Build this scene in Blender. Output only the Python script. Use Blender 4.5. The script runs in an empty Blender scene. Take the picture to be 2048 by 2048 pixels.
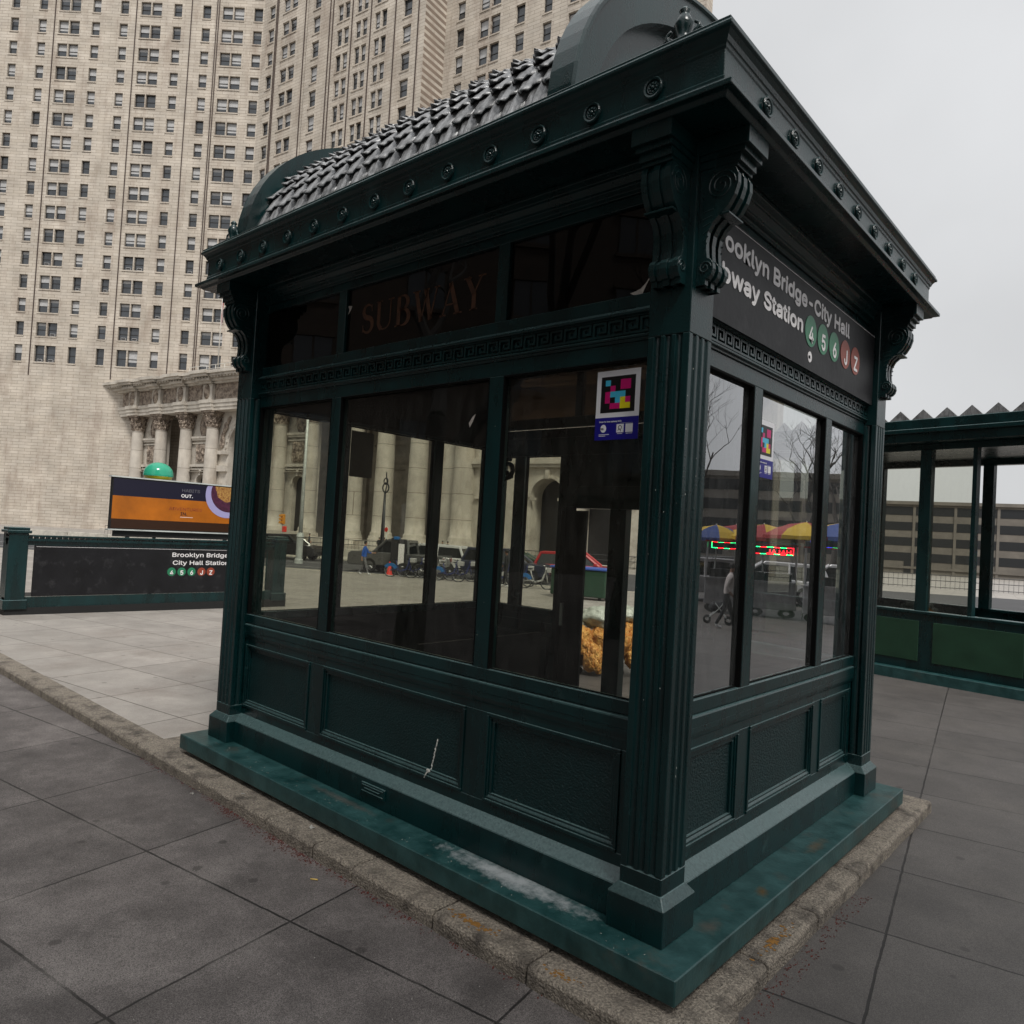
import bpy, bmesh, math, random
from mathutils import Vector, Matrix
random.seed(7)
PI = math.pi
sc = bpy.context.scene
COL = sc.collection

# ------------------------------------------------------------------ camera
cam_d = bpy.data.cameras.new("camera"); cam = bpy.data.objects.new("camera", cam_d); COL.objects.link(cam)
CAM = Vector((1.8497, -3.3761, 2.0235)); FPX = 1474.5
yaw, pitch, roll = -0.7255, 0.0265, 0.0575
fw = Vector((math.sin(yaw)*math.cos(pitch), math.cos(yaw)*math.cos(pitch), math.sin(pitch)))
r0 = fw.cross(Vector((0, 0, 1))).normalized(); u0 = r0.cross(fw)
rt = r0*math.cos(roll)+u0*math.sin(roll); up = -r0*math.sin(roll)+u0*math.cos(roll)
m = Matrix((rt, up, -fw)).transposed().to_4x4(); m.translation = CAM
cam.matrix_world = m
cam_d.sensor_width = 36; cam_d.sensor_fit = 'HORIZONTAL'; cam_d.lens = FPX/2048*36
cam_d.clip_start = 0.05; cam_d.clip_end = 4000
sc.camera = cam
def proj(P):
    d = Vector(P)-CAM; z = d.dot(fw)
    if z <= 0: return None
    return (1024+FPX*d.dot(rt)/z, 1024-FPX*d.dot(up)/z)

# ------------------------------------------------------------------ world, sun, exposure
SUN_EL, SUN_AZ = math.radians(52), math.radians(118)     # azimuth from +Y towards +X
w = bpy.data.worlds.new("World"); sc.world = w; w.use_nodes = True
nt = w.node_tree; nt.nodes.clear()
sky = nt.nodes.new('ShaderNodeTexSky'); sky.sky_type = 'NISHITA'; sky.sun_disc = False
sky.sun_elevation = SUN_EL; sky.sun_rotation = SUN_AZ; sky.dust_density = 4; sky.air_density = 1.5
hs = nt.nodes.new('ShaderNodeHueSaturation'); hs.inputs['Saturation'].default_value = 0.12
mx = nt.nodes.new('ShaderNodeMix'); mx.data_type = 'RGBA'; mx.inputs[0].default_value = 0.80
mx.inputs[7].default_value = (7.1, 7.2, 7.35, 1)
bg = nt.nodes.new('ShaderNodeBackground'); bg.inputs['Strength'].default_value = 0.0585
out = nt.nodes.new('ShaderNodeOutputWorld')
# soft overcast cloud variation
tc = nt.nodes.new('ShaderNodeTexCoord'); nz = nt.nodes.new('ShaderNodeTexNoise'); nz.inputs['Scale'].default_value = 1.6; nz.inputs['Detail'].default_value = 5
mr = nt.nodes.new('ShaderNodeMapRange'); mr.inputs[1].default_value = .3; mr.inputs[2].default_value = .7; mr.inputs[3].default_value = .84; mr.inputs[4].default_value = 1.10
mu = nt.nodes.new('ShaderNodeMix'); mu.data_type = 'RGBA'; mu.blend_type = 'MULTIPLY'; mu.inputs[0].default_value = 1
L_ = nt.links.new
L_(sky.outputs[0], hs.inputs['Color']); L_(hs.outputs[0], mx.inputs[6]); L_(mx.outputs[2], mu.inputs[6])
L_(tc.outputs['Generated'], nz.inputs['Vector']); L_(nz.outputs['Fac'], mr.inputs[0]); L_(mr.outputs[0], mu.inputs[7])
sz = nt.nodes.new('ShaderNodeSeparateXYZ'); pw = nt.nodes.new('ShaderNodeMath'); pw.operation = 'POWER'; pw.inputs[1].default_value = 4; mz = nt.nodes.new('ShaderNodeMath'); mz.operation = 'MAXIMUM'; mz.inputs[1].default_value = 0
ma = nt.nodes.new('ShaderNodeMath'); ma.operation = 'MULTIPLY_ADD'; ma.inputs[1].default_value = .75; ma.inputs[2].default_value = .90
m3 = nt.nodes.new('ShaderNodeMix'); m3.data_type = 'RGBA'; m3.blend_type = 'MULTIPLY'; m3.inputs[0].default_value = 1   # an overcast sky is brighter towards the zenith
L_(tc.outputs['Generated'], sz.inputs[0]); L_(sz.outputs[2], mz.inputs[0]); L_(mz.outputs[0], pw.inputs[0]); L_(pw.outputs[0], ma.inputs[0]); L_(mu.outputs[2], m3.inputs[6]); L_(ma.outputs[0], m3.inputs[7])
L_(m3.outputs[2], bg.inputs['Color']); L_(bg.outputs[0], out.inputs['Surface'])
sd = bpy.data.lights.new("sun", 'SUN'); sd.energy = 1.5; sd.angle = math.radians(12); sd.color = (1, .965, .92)
so = bpy.data.objects.new("sun", sd); COL.objects.link(so)
sv = Vector((math.sin(SUN_AZ)*math.cos(SUN_EL), math.cos(SUN_AZ)*math.cos(SUN_EL), math.sin(SUN_EL)))
so.rotation_euler = sv.to_track_quat('Z', 'Y').to_euler()
sc.view_settings.view_transform = 'Standard'; sc.view_settings.look = 'None'
sc.view_settings.exposure = 0.98; sc.view_settings.gamma = 1
sc.render.engine = 'CYCLES'
sc.cycles.max_bounces = 10; sc.cycles.transparent_max_bounces = 24; sc.cycles.glossy_bounces = 4
sc.cycles.sample_clamp_indirect = 4; sc.cycles.caustics_reflective = False; sc.cycles.caustics_refractive = False
sc.cycles.use_denoising = True

# ------------------------------------------------------------------ materials
def S(c):  # sRGB 0-255 -> linear
    return tuple(((v/255/12.92) if v/255 <= .04045 else ((v/255+.055)/1.055)**2.4) for v in c)+(1,)
def mat(name, col, rough=.6, metal=0, var=0, vscale=3, col2=None, bump=0, bscale=40, spec=.5, detail=4, vstretch=(1, 1, 1), bdist=.01, stain=None, sscale=1.2, slo=.55, shi=.7, bstretch=None, coat=0):
    mt = bpy.data.materials.new(name); mt.use_nodes = True; n = mt.node_tree; b = n.nodes['Principled BSDF']
    b.inputs['Roughness'].default_value = rough; b.inputs['Metallic'].default_value = metal
    b.inputs['Specular IOR Level'].default_value = spec
    if coat: b.inputs['Coat Weight'].default_value = coat; b.inputs['Coat Roughness'].default_value = .08
    c = tuple(col[:3])+(1,); b.inputs['Base Color'].default_value = c
    tcn = n.nodes.new('ShaderNodeTexCoord'); last = None
    if var or col2:
        mp = n.nodes.new('ShaderNodeMapping'); mp.inputs['Scale'].default_value = vstretch; n.links.new(tcn.outputs['Object'], mp.inputs[0])
        t = n.nodes.new('ShaderNodeTexNoise'); t.inputs['Scale'].default_value = vscale; t.inputs['Detail'].default_value = detail+3; t.inputs['Roughness'].default_value = .62
        n.links.new(mp.outputs[0], t.inputs['Vector'])
        rp = n.nodes.new('ShaderNodeMapRange'); rp.inputs[1].default_value = .32; rp.inputs[2].default_value = .68; n.links.new(t.outputs['Fac'], rp.inputs[0])
        m_ = n.nodes.new('ShaderNodeMix'); m_.data_type = 'RGBA'
        a = tuple(v*(1-var) for v in c[:3])+(1,); d = col2 if col2 else tuple(min(1, v*(1+var)) for v in c[:3])+(1,)
        m_.inputs[6].default_value = a; m_.inputs[7].default_value = tuple(d[:3])+(1,)
        n.links.new(rp.outputs[0], m_.inputs[0]); last = m_.outputs[2]
        rr = n.nodes.new('ShaderNodeMapRange'); rr.inputs[3].default_value = rough*.8; rr.inputs[4].default_value = min(1, rough*1.25)
        n.links.new(t.outputs['Fac'], rr.inputs[0]); n.links.new(rr.outputs[0], b.inputs['Roughness'])
    if stain:
        t2 = n.nodes.new('ShaderNodeTexNoise'); t2.inputs['Scale'].default_value = sscale; t2.inputs['Detail'].default_value = 9; t2.inputs['Roughness'].default_value = .68
        n.links.new(tcn.outputs['Object'], t2.inputs['Vector'])
        r2 = n.nodes.new('ShaderNodeMapRange'); r2.inputs[1].default_value = slo; r2.inputs[2].default_value = shi; n.links.new(t2.outputs['Fac'], r2.inputs[0])
        m2 = n.nodes.new('ShaderNodeMix'); m2.data_type = 'RGBA'; m2.inputs[6].default_value = c; m2.inputs[7].default_value = stain
        if last: n.links.new(last, m2.inputs[6])
        n.links.new(r2.outputs[0], m2.inputs[0]); last = m2.outputs[2]
    if last: n.links.new(last, b.inputs['Base Color'])
    if bump:
        t3 = n.nodes.new('ShaderNodeTexNoise'); t3.inputs['Scale'].default_value = bscale; t3.inputs['Detail'].default_value = detail
        if bstretch:
            mp = n.nodes.new('ShaderNodeMapping'); mp.inputs['Scale'].default_value = bstretch; n.links.new(tcn.outputs['Object'], mp.inputs[0]); n.links.new(mp.outputs[0], t3.inputs['Vector'])
        else: n.links.new(tcn.outputs['Object'], t3.inputs['Vector'])
        bp = n.nodes.new('ShaderNodeBump'); bp.inputs['Strength'].default_value = bump; bp.inputs['Distance'].default_value = bdist
        n.links.new(t3.outputs['Fac'], bp.inputs['Height']); n.links.new(bp.outputs[0], b.inputs['Normal'])
    return mt
def lit_tops(mt, col, amt=.7):  # paler up-facing faces: sky light on the ledges put into the colour
    n = mt.node_tree; b = n.nodes['Principled BSDF']; lk = b.inputs['Base Color'].links[0]; src = lk.from_socket
    ge = n.nodes.new('ShaderNodeNewGeometry'); sp_ = n.nodes.new('ShaderNodeSeparateXYZ'); n.links.new(ge.outputs['True Normal'], sp_.inputs[0])
    mr_ = n.nodes.new('ShaderNodeMapRange'); mr_.inputs[1].default_value = .45; mr_.inputs[2].default_value = .85; mr_.inputs[4].default_value = amt; n.links.new(sp_.outputs[2], mr_.inputs[0])
    tcn = n.nodes.new('ShaderNodeTexCoord'); t = n.nodes.new('ShaderNodeTexNoise'); t.inputs['Scale'].default_value = 60; t.inputs['Detail'].default_value = 6; n.links.new(tcn.outputs['Object'], t.inputs['Vector'])
    r_ = n.nodes.new('ShaderNodeMapRange'); r_.inputs[1].default_value = .3; r_.inputs[2].default_value = .6; r_.inputs[3].default_value = .55; n.links.new(t.outputs['Fac'], r_.inputs[0])
    m_ = n.nodes.new('ShaderNodeMath'); m_.operation = 'MULTIPLY'; n.links.new(mr_.outputs[0], m_.inputs[0]); n.links.new(r_.outputs[0], m_.inputs[1])
    mx_ = n.nodes.new('ShaderNodeMix'); mx_.data_type = 'RGBA'; mx_.inputs[7].default_value = tuple(col)+(1,); n.links.new(m_.outputs[0], mx_.inputs[0]); n.links.new(src, mx_.inputs[6]); n.links.new(mx_.outputs[2], b.inputs['Base Color'])
def patches(mt, items):
    # dirt patches with a place of their own: (centre, radii, colour, amount, noise scale)
    n = mt.node_tree; b = n.nodes['Principled BSDF']; tcn = n.nodes.new('ShaderNodeTexCoord')
    for (c, rad, col, amt, ns, rot) in items:
        src = b.inputs['Base Color'].links[0].from_socket
        mp = n.nodes.new('ShaderNodeMapping'); mp.vector_type = 'TEXTURE'; mp.inputs['Location'].default_value = c; mp.inputs['Rotation'].default_value = (0, 0, rot); mp.inputs['Scale'].default_value = rad; n.links.new(tcn.outputs['Object'], mp.inputs[0])
        ln = n.nodes.new('ShaderNodeVectorMath'); ln.operation = 'LENGTH'; n.links.new(mp.outputs[0], ln.inputs[0])
        t = n.nodes.new('ShaderNodeTexNoise'); t.inputs['Scale'].default_value = ns; t.inputs['Detail'].default_value = 9; t.inputs['Roughness'].default_value = .75; n.links.new(tcn.outputs['Object'], t.inputs['Vector'])
        m1_ = n.nodes.new('ShaderNodeMath'); m1_.operation = 'MULTIPLY_ADD'; m1_.inputs[1].default_value = 2.2; n.links.new(t.outputs['Fac'], m1_.inputs[0]); n.links.new(ln.outputs['Value'], m1_.inputs[2])
        mr_ = n.nodes.new('ShaderNodeMapRange'); mr_.inputs[1].default_value = 2.0; mr_.inputs[2].default_value = 1.2; mr_.inputs[3].default_value = 0; mr_.inputs[4].default_value = amt; n.links.new(m1_.outputs[0], mr_.inputs[0])
        mx_ = n.nodes.new('ShaderNodeMix'); mx_.data_type = 'RGBA'; mx_.inputs[7].default_value = tuple(col)+(1,); n.links.new(mr_.outputs[0], mx_.inputs[0]); n.links.new(src, mx_.inputs[6]); n.links.new(mx_.outputs[2], b.inputs['Base Color'])
def emit(name, col, s):
    mt = bpy.data.materials.new(name); mt.use_nodes = True; b = mt.node_tree.nodes['Principled BSDF']
    b.inputs['Base Color'].default_value = tuple(v*.2 for v in col[:3])+(1,); b.inputs['Emission Color'].default_value = col; b.inputs['Emission Strength'].default_value = s
    return mt
def glass(name, tint=(.86, .87, .80), ior=1.6, dust=.06, dcol=(.5, .5, .46), gain=1.6, rough=.0, lo=.42, hi=.75):
    mt = bpy.data.materials.new(name); mt.use_nodes = True; n = mt.node_tree; n.nodes.clear()
    o = n.nodes.new('ShaderNodeOutputMaterial'); tr = n.nodes.new('ShaderNodeBsdfTransparent'); tr.inputs[0].default_value = tint+(1,)
    gl = n.nodes.new('ShaderNodeBsdfGlossy'); gl.inputs['Roughness'].default_value = rough; gl.inputs['Color'].default_value = (.97, .98, 1, 1)
    fr = n.nodes.new('ShaderNodeFresnel'); fr.inputs['IOR'].default_value = ior
    ge = n.nodes.new('ShaderNodeNewGeometry')
    m1 = n.nodes.new('ShaderNodeMath'); m1.operation = 'MULTIPLY'; m1.inputs[1].default_value = gain; n.links.new(fr.outputs[0], m1.inputs[0])
    m2 = n.nodes.new('ShaderNodeMath'); m2.operation = 'SUBTRACT'; m2.inputs[0].default_value = 1; n.links.new(ge.outputs['Backfacing'], m2.inputs[1])
    m3 = n.nodes.new('ShaderNodeMath'); m3.operation = 'MULTIPLY'; m3.use_clamp = True; n.links.new(m1.outputs[0], m3.inputs[0]); n.links.new(m2.outputs[0], m3.inputs[1])
    mxs = n.nodes.new('ShaderNodeMixShader'); n.links.new(m3.outputs[0], mxs.inputs[0]); n.links.new(tr.outputs[0], mxs.inputs[1]); n.links.new(gl.outputs[0], mxs.inputs[2])
    df = n.nodes.new('ShaderNodeBsdfDiffuse'); df.inputs[0].default_value = dcol+(1,)
    tcn = n.nodes.new('ShaderNodeTexCoord'); mp = n.nodes.new('ShaderNodeMapping'); mp.inputs['Scale'].default_value = (9, 9, 2.2); n.links.new(tcn.outputs['Object'], mp.inputs[0])
    nzz = n.nodes.new('ShaderNodeTexNoise'); nzz.inputs['Scale'].default_value = 2.2; nzz.inputs['Detail'].default_value = 10; nzz.inputs['Roughness'].default_value = .7; n.links.new(mp.outputs[0], nzz.inputs['Vector'])
    rg = n.nodes.new('ShaderNodeMapRange'); rg.inputs[1].default_value = lo; rg.inputs[2].default_value = hi; rg.inputs[3].default_value = dust*.35; rg.inputs[4].default_value = dust*1.9
    n.links.new(nzz.outputs['Fac'], rg.inputs[0])
    ms2 = n.nodes.new('ShaderNodeMixShader'); n.links.new(rg.outputs[0], ms2.inputs[0]); n.links.new(mxs.outputs[0], ms2.inputs[1]); n.links.new(df.outputs[0], ms2.inputs[2])
    n.links.new(ms2.outputs[0], o.inputs[0])
    # slight waviness of the pane
    wv = n.nodes.new('ShaderNodeTexNoise'); wv.inputs['Scale'].default_value = 2.0; n.links.new(tcn.outputs['Object'], wv.inputs['Vector'])
    bp = n.nodes.new('ShaderNodeBump'); bp.inputs['Strength'].default_value = .02; bp.inputs['Distance'].default_value = .02; n.links.new(wv.outputs['Fac'], bp.inputs['Height']); n.links.new(bp.outputs[0], gl.inputs['Normal'])
    return mt
def brickmat(name, c1, c2, cm, w_, h_, mortar, offset=.5, rotz=0, vertical=True, rough=.75, bump=.4, var=.25, vscale=2, loc=(0, 0, 0), stain=None, grit=0, bdist=.02, stainz=(1, 1, 1), sscale=.35, gum=0):
    mt = bpy.data.materials.new(name); mt.use_nodes = True; n = mt.node_tree; b = n.nodes['Principled BSDF']; b.inputs['Roughness'].default_value = rough
    tcn = n.nodes.new('ShaderNodeTexCoord'); mp = n.nodes.new('ShaderNodeMapping')
    mp.inputs['Location'].default_value = loc
    mp.inputs['Rotation'].default_value = (-PI/2, 0, 0) if vertical else (0, 0, rotz)
    n.links.new(tcn.outputs['Object'], mp.inputs[0])
    br = n.nodes.new('ShaderNodeTexBrick'); br.inputs['Color1'].default_value = c1; br.inputs['Color2'].default_value = c2; br.inputs['Mortar'].default_value = cm
    br.inputs['Scale'].default_value = 1; br.inputs['Brick Width'].default_value = w_; br.inputs['Row Height'].default_value = h_; br.inputs['Mortar Size'].default_value = mortar
    br.inputs['Mortar Smooth'].default_value = .15; br.offset = offset; br.offset_frequency = 2; br.squash = 1
    wn_ = n.nodes.new('ShaderNodeTexNoise'); wn_.inputs['Scale'].default_value = 9; wn_.inputs['Detail'].default_value = 6; n.links.new(tcn.outputs['Object'], wn_.inputs['Vector'])
    ws_ = n.nodes.new('ShaderNodeVectorMath'); ws_.operation = 'MULTIPLY_ADD'; ws_.inputs[1].default_value = (.016, .016, .016); n.links.new(wn_.outputs['Color'], ws_.inputs[0]); n.links.new(mp.outputs[0], ws_.inputs[2])
    n.links.new(ws_.outputs[0], br.inputs['Vector'])
    t = n.nodes.new('ShaderNodeTexNoise'); t.inputs['Scale'].default_value = vscale; t.inputs['Detail'].default_value = 8; t.inputs['Roughness'].default_value = .65; n.links.new(tcn.outputs['Object'], t.inputs['Vector'])
    rp = n.nodes.new('ShaderNodeMapRange'); rp.inputs[1].default_value = .3; rp.inputs[2].default_value = .7; rp.inputs[3].default_value = 1-var; rp.inputs[4].default_value = 1+var; n.links.new(t.outputs['Fac'], rp.inputs[0])
    m_ = n.nodes.new('ShaderNodeMix'); m_.data_type = 'RGBA'; m_.blend_type = 'MULTIPLY'; m_.inputs[0].default_value = 1; n.links.new(br.outputs['Color'], m_.inputs[6]); n.links.new(rp.outputs[0], m_.inputs[7])
    last = m_.outputs[2]
    if stain:
        mpp = n.nodes.new('ShaderNodeMapping'); mpp.inputs['Scale'].default_value = stainz; n.links.new(tcn.outputs['Object'], mpp.inputs[0])
        t2 = n.nodes.new('ShaderNodeTexNoise'); t2.inputs['Scale'].default_value = sscale; t2.inputs['Detail'].default_value = 9; t2.inputs['Roughness'].default_value = .7; n.links.new(mpp.outputs[0], t2.inputs['Vector'])
        r2 = n.nodes.new('ShaderNodeMapRange'); r2.inputs[1].default_value = .5; r2.inputs[2].default_value = .75; r2.inputs[4].default_value = .8; n.links.new(t2.outputs['Fac'], r2.inputs[0])
        m2 = n.nodes.new('ShaderNodeMix'); m2.data_type = 'RGBA'; m2.inputs[7].default_value = stain; n.links.new(last, m2.inputs[6]); n.links.new(r2.outputs[0], m2.inputs[0]); last = m2.outputs[2]
    if grit:
        t4 = n.nodes.new('ShaderNodeTexNoise'); t4.inputs['Scale'].default_value = 220; t4.inputs['Detail'].default_value = 2; n.links.new(tcn.outputs['Object'], t4.inputs['Vector'])
        r4 = n.nodes.new('ShaderNodeMapRange'); r4.inputs[1].default_value = .35; r4.inputs[2].default_value = .65; r4.inputs[3].default_value = 1-grit; r4.inputs[4].default_value = 1+grit; n.links.new(t4.outputs['Fac'], r4.inputs[0])
        m4 = n.nodes.new('ShaderNodeMix'); m4.data_type = 'RGBA'; m4.blend_type = 'MULTIPLY'; m4.inputs[0].default_value = 1; n.links.new(last, m4.inputs[6]); n.links.new(r4.outputs[0], m4.inputs[7]); last = m4.outputs[2]
    if gum:
        vo = n.nodes.new('ShaderNodeTexVoronoi'); vo.inputs['Scale'].default_value = 3.4; vo.inputs['Randomness'].default_value = 1; n.links.new(tcn.outputs['Object'], vo.inputs['Vector'])
        sc_n = n.nodes.new('ShaderNodeSeparateColor'); n.links.new(vo.outputs['Color'], sc_n.inputs[0])
        r5 = n.nodes.new('ShaderNodeMapRange'); r5.inputs[1].default_value = .125; r5.inputs[2].default_value = .095; r5.inputs[3].default_value = 0; r5.inputs[4].default_value = gum; n.links.new(vo.outputs['Distance'], r5.inputs[0])
        g5 = n.nodes.new('ShaderNodeMath'); g5.operation = 'GREATER_THAN'; g5.inputs[1].default_value = .45; n.links.new(sc_n.outputs[0], g5.inputs[0])
        g6 = n.nodes.new('ShaderNodeMath'); g6.operation = 'MULTIPLY'; n.links.new(r5.outputs[0], g6.inputs[0]); n.links.new(g5.outputs[0], g6.inputs[1])
        m5 = n.nodes.new('ShaderNodeMix'); m5.data_type = 'RGBA'; m5.inputs[7].default_value = (.03, .027, .025, 1); n.links.new(last, m5.inputs[6]); n.links.new(g6.outputs[0], m5.inputs[0]); last = m5.outputs[2]
    n.links.new(last, b.inputs['Base Color'])
    bp = n.nodes.new('ShaderNodeBump'); bp.inputs['Strength'].default_value = bump; bp.inputs['Distance'].default_value = bdist; bp.invert = True
    ad = n.nodes.new('ShaderNodeMath'); ad.operation = 'MULTIPLY_ADD'; ad.inputs[1].default_value = -.35; n.links.new(t.outputs['Fac'], ad.inputs[0]); n.links.new(br.outputs['Fac'], ad.inputs[2])
    n.links.new(ad.outputs[0], bp.inputs['Height']); n.links.new(bp.outputs[0], b.inputs['Normal'])
    return mt

GREEN = (.0009, .0185, .0195)
M = {}
M['green'] = mat('green_paint', GREEN, .27, var=.42, vscale=4, vstretch=(1, 1, .3), bump=.35, bscale=90, bdist=.004, stain=(.03, .07, .07, 1), sscale=3.5, slo=.62, shi=.8, detail=3)
M['green_cast'] = mat('green_cast_panel', GREEN, .42, var=.15, bump=.9, bscale=62, bdist=.010, detail=2, bstretch=(1, 1, 1.3))
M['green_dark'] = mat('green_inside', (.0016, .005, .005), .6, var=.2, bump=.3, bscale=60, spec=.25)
M['slab'] = mat('green_worn_slab', (.006, .048, .048), .40, var=.35, vscale=5, col2=(.030, .090, .090, 1), bump=.5, bscale=35, bdist=.006, stain=(.055, .055, .045, 1), sscale=2.3, slo=.56, shi=.72, detail=8)
lit_tops(M['green'], (.10, .165, .165), .9)  # ledge highlights tinted into the green
patches(M['slab'], [((-.95, -.03, 0), (.70, .12, .1), (.42, .45, .46), .9, 14, 0), ((-2.6, -.05, 0), (.5, .05, .1), (.10, .09, .08), .6, 12, 0), ((.14, .95, 0), (.045, .10, .1), (.09, .05, .01), .85, 16, .3), ((.12, 1.9, 0), (.06, .2, .1), (.09, .06, .03), .7, 12, 0), ((.1, .35, 0), (.08, .12, .1), (.09, .075, .06), .6, 14, 0)])
M['lead'] = mat('lead_grey_shingle', (.27, .275, .28), .34, metal=.2, var=.40, vscale=12, vstretch=(4, 1, 1), bump=.4, bscale=30, bstretch=(4, 1, 1), bdist=.01, stain=(.03, .03, .03, 1), sscale=5, slo=.5, shi=.75)
M['reveal_shade'] = mat('black_reveal_shade', (.004, .004, .004), .9, spec=.1)  # matt black standing in for shade on the window reveals
M['black'] = mat('matt_black', (.006, .006, .006), .7)
M['black_sign'] = mat('black_enamel_sign', (.008, .008, .0095), .48, var=.3, vscale=2.5, bump=.15, bscale=20, spec=.3, stain=(.03, .03, .032, 1), sscale=4)
M['white_sign'] = mat('white_sign_letter', (.80, .78, .78), .45)
M['g_bullet'] = mat('green_bullet', (.018, .18, .085), .4)
M['r_bullet'] = mat('brown_bullet', (.26, .045, .02), .4)
M['glass'] = glass('window_glass', dust=.016, tint=(.86, .865, .82), gain=1.0, ior=1.5)
M['glass_r'] = glass('window_glass_dusty', dust=.05, dcol=(.42, .42, .42), gain=2.7, ior=1.8, tint=(.80, .82, .79))
M['glass_t'] = glass('transom_glass_dirty', tint=(.20, .16, .13), dust=.012, dcol=(.20, .15, .11), gain=.7)
M['paper'] = mat('torn_paper', (.42, .38, .34), .8, var=.3, vscale=60)
M['grey_print'] = mat('grey_print', (.13, .13, .15), .5)
M['gold'] = mat('faded_orange_letter', (.07, .026, .010), .6, var=.5, vscale=30)
M['beige_board'] = mat('brown_transom_board', (.030, .024, .018), .7, var=.3)
M['st_white'] = mat('sticker_white', (.80, .80, .82), .35)
M['st_black'] = mat('sticker_black', (.004, .004, .005), .35)
M['st_mag'] = mat('sticker_magenta', (.60, .004, .16), .35)
M['st_cyan'] = mat('sticker_cyan', (.06, .50, .72), .35)
M['st_yel'] = mat('sticker_yellow', (.80, .70, .01), .35)
M['st_blue'] = mat('sticker_blue', (.008, .006, .22), .35)
M['drip'] = mat('white_dripping', (.5, .5, .46), .8, var=.4, vscale=60)
M['rust'] = mat('rust', (.035, .012, .006), .85, var=.5, vscale=40, bump=.8, bscale=60)
M['stone_kerb'] = mat('granite_kerb', (.27, .235, .19), .85, var=.6, vscale=70, bump=1, bscale=75, bdist=.03, stain=(.085, .072, .06, 1), sscale=5, slo=.48, shi=.66, detail=9)
M['ochre'] = mat('ochre_stain', (.23, .11, .02), .9, var=.3, vscale=30)
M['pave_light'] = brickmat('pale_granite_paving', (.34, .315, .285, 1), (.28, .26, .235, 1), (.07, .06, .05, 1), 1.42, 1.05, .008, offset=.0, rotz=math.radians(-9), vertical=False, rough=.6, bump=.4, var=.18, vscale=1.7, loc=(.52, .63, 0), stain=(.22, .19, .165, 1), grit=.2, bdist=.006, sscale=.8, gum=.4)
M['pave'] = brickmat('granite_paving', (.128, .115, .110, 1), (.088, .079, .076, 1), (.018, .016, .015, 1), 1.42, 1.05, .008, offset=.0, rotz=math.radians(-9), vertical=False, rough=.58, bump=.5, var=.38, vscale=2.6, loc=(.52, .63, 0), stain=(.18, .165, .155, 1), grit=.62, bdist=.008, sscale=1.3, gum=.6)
M['asphalt'] = mat('asphalt', (.055, .055, .057), .85, var=.25, vscale=.6, bump=.4, bscale=30)
M['line'] = mat('road_line', (.5, .5, .48), .7, var=.2)
M['conc'] = mat('concrete_barrier', (.45, .42, .36), .85, var=.3, vscale=1.6, bump=.3, stain=(.12, .11, .09, 1), sscale=.9)
M['stone'] = brickmat('tower_limestone', (.50, .45, .385, 1), (.44, .39, .325, 1), (.20, .155, .12, 1), 2.1, .52, .022, rough=.8, bump=.5, var=.22, vscale=.25, stain=(.24, .18, .14, 1), stainz=(1, 1, .3), bdist=.05)
M['stone_trim'] = mat('pale_limestone', (.50, .46, .40), .8, var=.22, vscale=.5, vstretch=(1, 1, .4), bump=.5, bscale=3, bdist=.08, stain=(.20, .16, .12, 1), sscale=.5, slo=.5, shi=.8)
M['stone_col'] = brickmat('column_drum_stone', (.50, .46, .40, 1), (.46, .42, .365, 1), (.16, .13, .10, 1), 40, 3.0, .03, rough=.8, bump=.4, var=.2, vscale=.5, stain=(.26, .21, .16, 1), stainz=(1, 1, .25), bdist=.05, loc=(0, 0, 0))
M['stone_dark'] = mat('carved_stone', (.33, .27, .215), .85, var=.3, vscale=2, bump=1, bscale=1.9, bdist=.5, stain=(.12, .09, .07, 1), sscale=1.3, slo=.45, shi=.6, detail=6)
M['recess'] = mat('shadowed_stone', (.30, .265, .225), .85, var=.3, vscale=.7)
M['bronze'] = mat('dark_bronze', (.018, .018, .02), .5, var=.3)
M['winframe'] = mat('window_frame_dark', (.02, .018, .017), .6)
M['winglass'] = mat('office_window_glass', (.035, .04, .046), .12, spec=.9, var=.4, vscale=.3)
M['blind'] = mat('window_blind', (.42, .42, .42), .7, var=.15)
M['pipe'] = mat('brown_downpipe', (.055, .035, .028), .6)
M['steel'] = mat('galvanised_pole', (.55, .58, .56), .5, metal=.3, var=.2)
M['white_rail'] = mat('white_railing', (.62, .60, .55), .6)
M['tyre'] = mat('tyre', (.012, .012, .012), .8)
M['rim'] = mat('alloy_rim', (.35, .35, .36), .35, metal=.8)
M['carglass'] = mat('car_glass', (.01, .012, .013), .06, spec=.9)
M['lamp_w'] = mat('headlamp_lens', (.6, .58, .5), .15)
M['lamp_r'] = mat('tail_lamp', (.25, .01, .01), .2)
def paint(name, c): return mat(name, c, .28, coat=.6, var=.05)
M['p_black'] = paint('car_paint_black', (.012, .013, .015)); M['p_white'] = paint('car_paint_white', (.60, .60, .60)); M['p_red'] = paint('car_paint_red', (.42, .018, .022))
M['p_grey'] = paint('car_paint_grey', (.09, .09, .09)); M['p_navy'] = paint('car_paint_navy', (.02, .024, .045)); M['p_silver'] = paint('car_paint_silver', (.34, .34, .35))
M['bikeblue'] = mat('bike_blue', (.015, .13, .36), .4); M['bikenavy'] = mat('bike_navy', (.02, .03, .12), .4); M['bikegrey'] = mat('bike_grey', (.45, .45, .45), .4, metal=.3)
M['skin'] = mat('skin', (.40, .22, .15), .6); M['skin2'] = mat('skin_dark', (.16, .08, .05), .6)
M['hair'] = mat('dark_hair', (.01, .008, .007), .7); M['jacket'] = mat('blue_jacket', (.02, .10, .42), .75, var=.3, vscale=8); M['denim'] = mat('grey_trousers', (.14, .14, .15), .85, var=.3, vscale=8)
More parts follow.
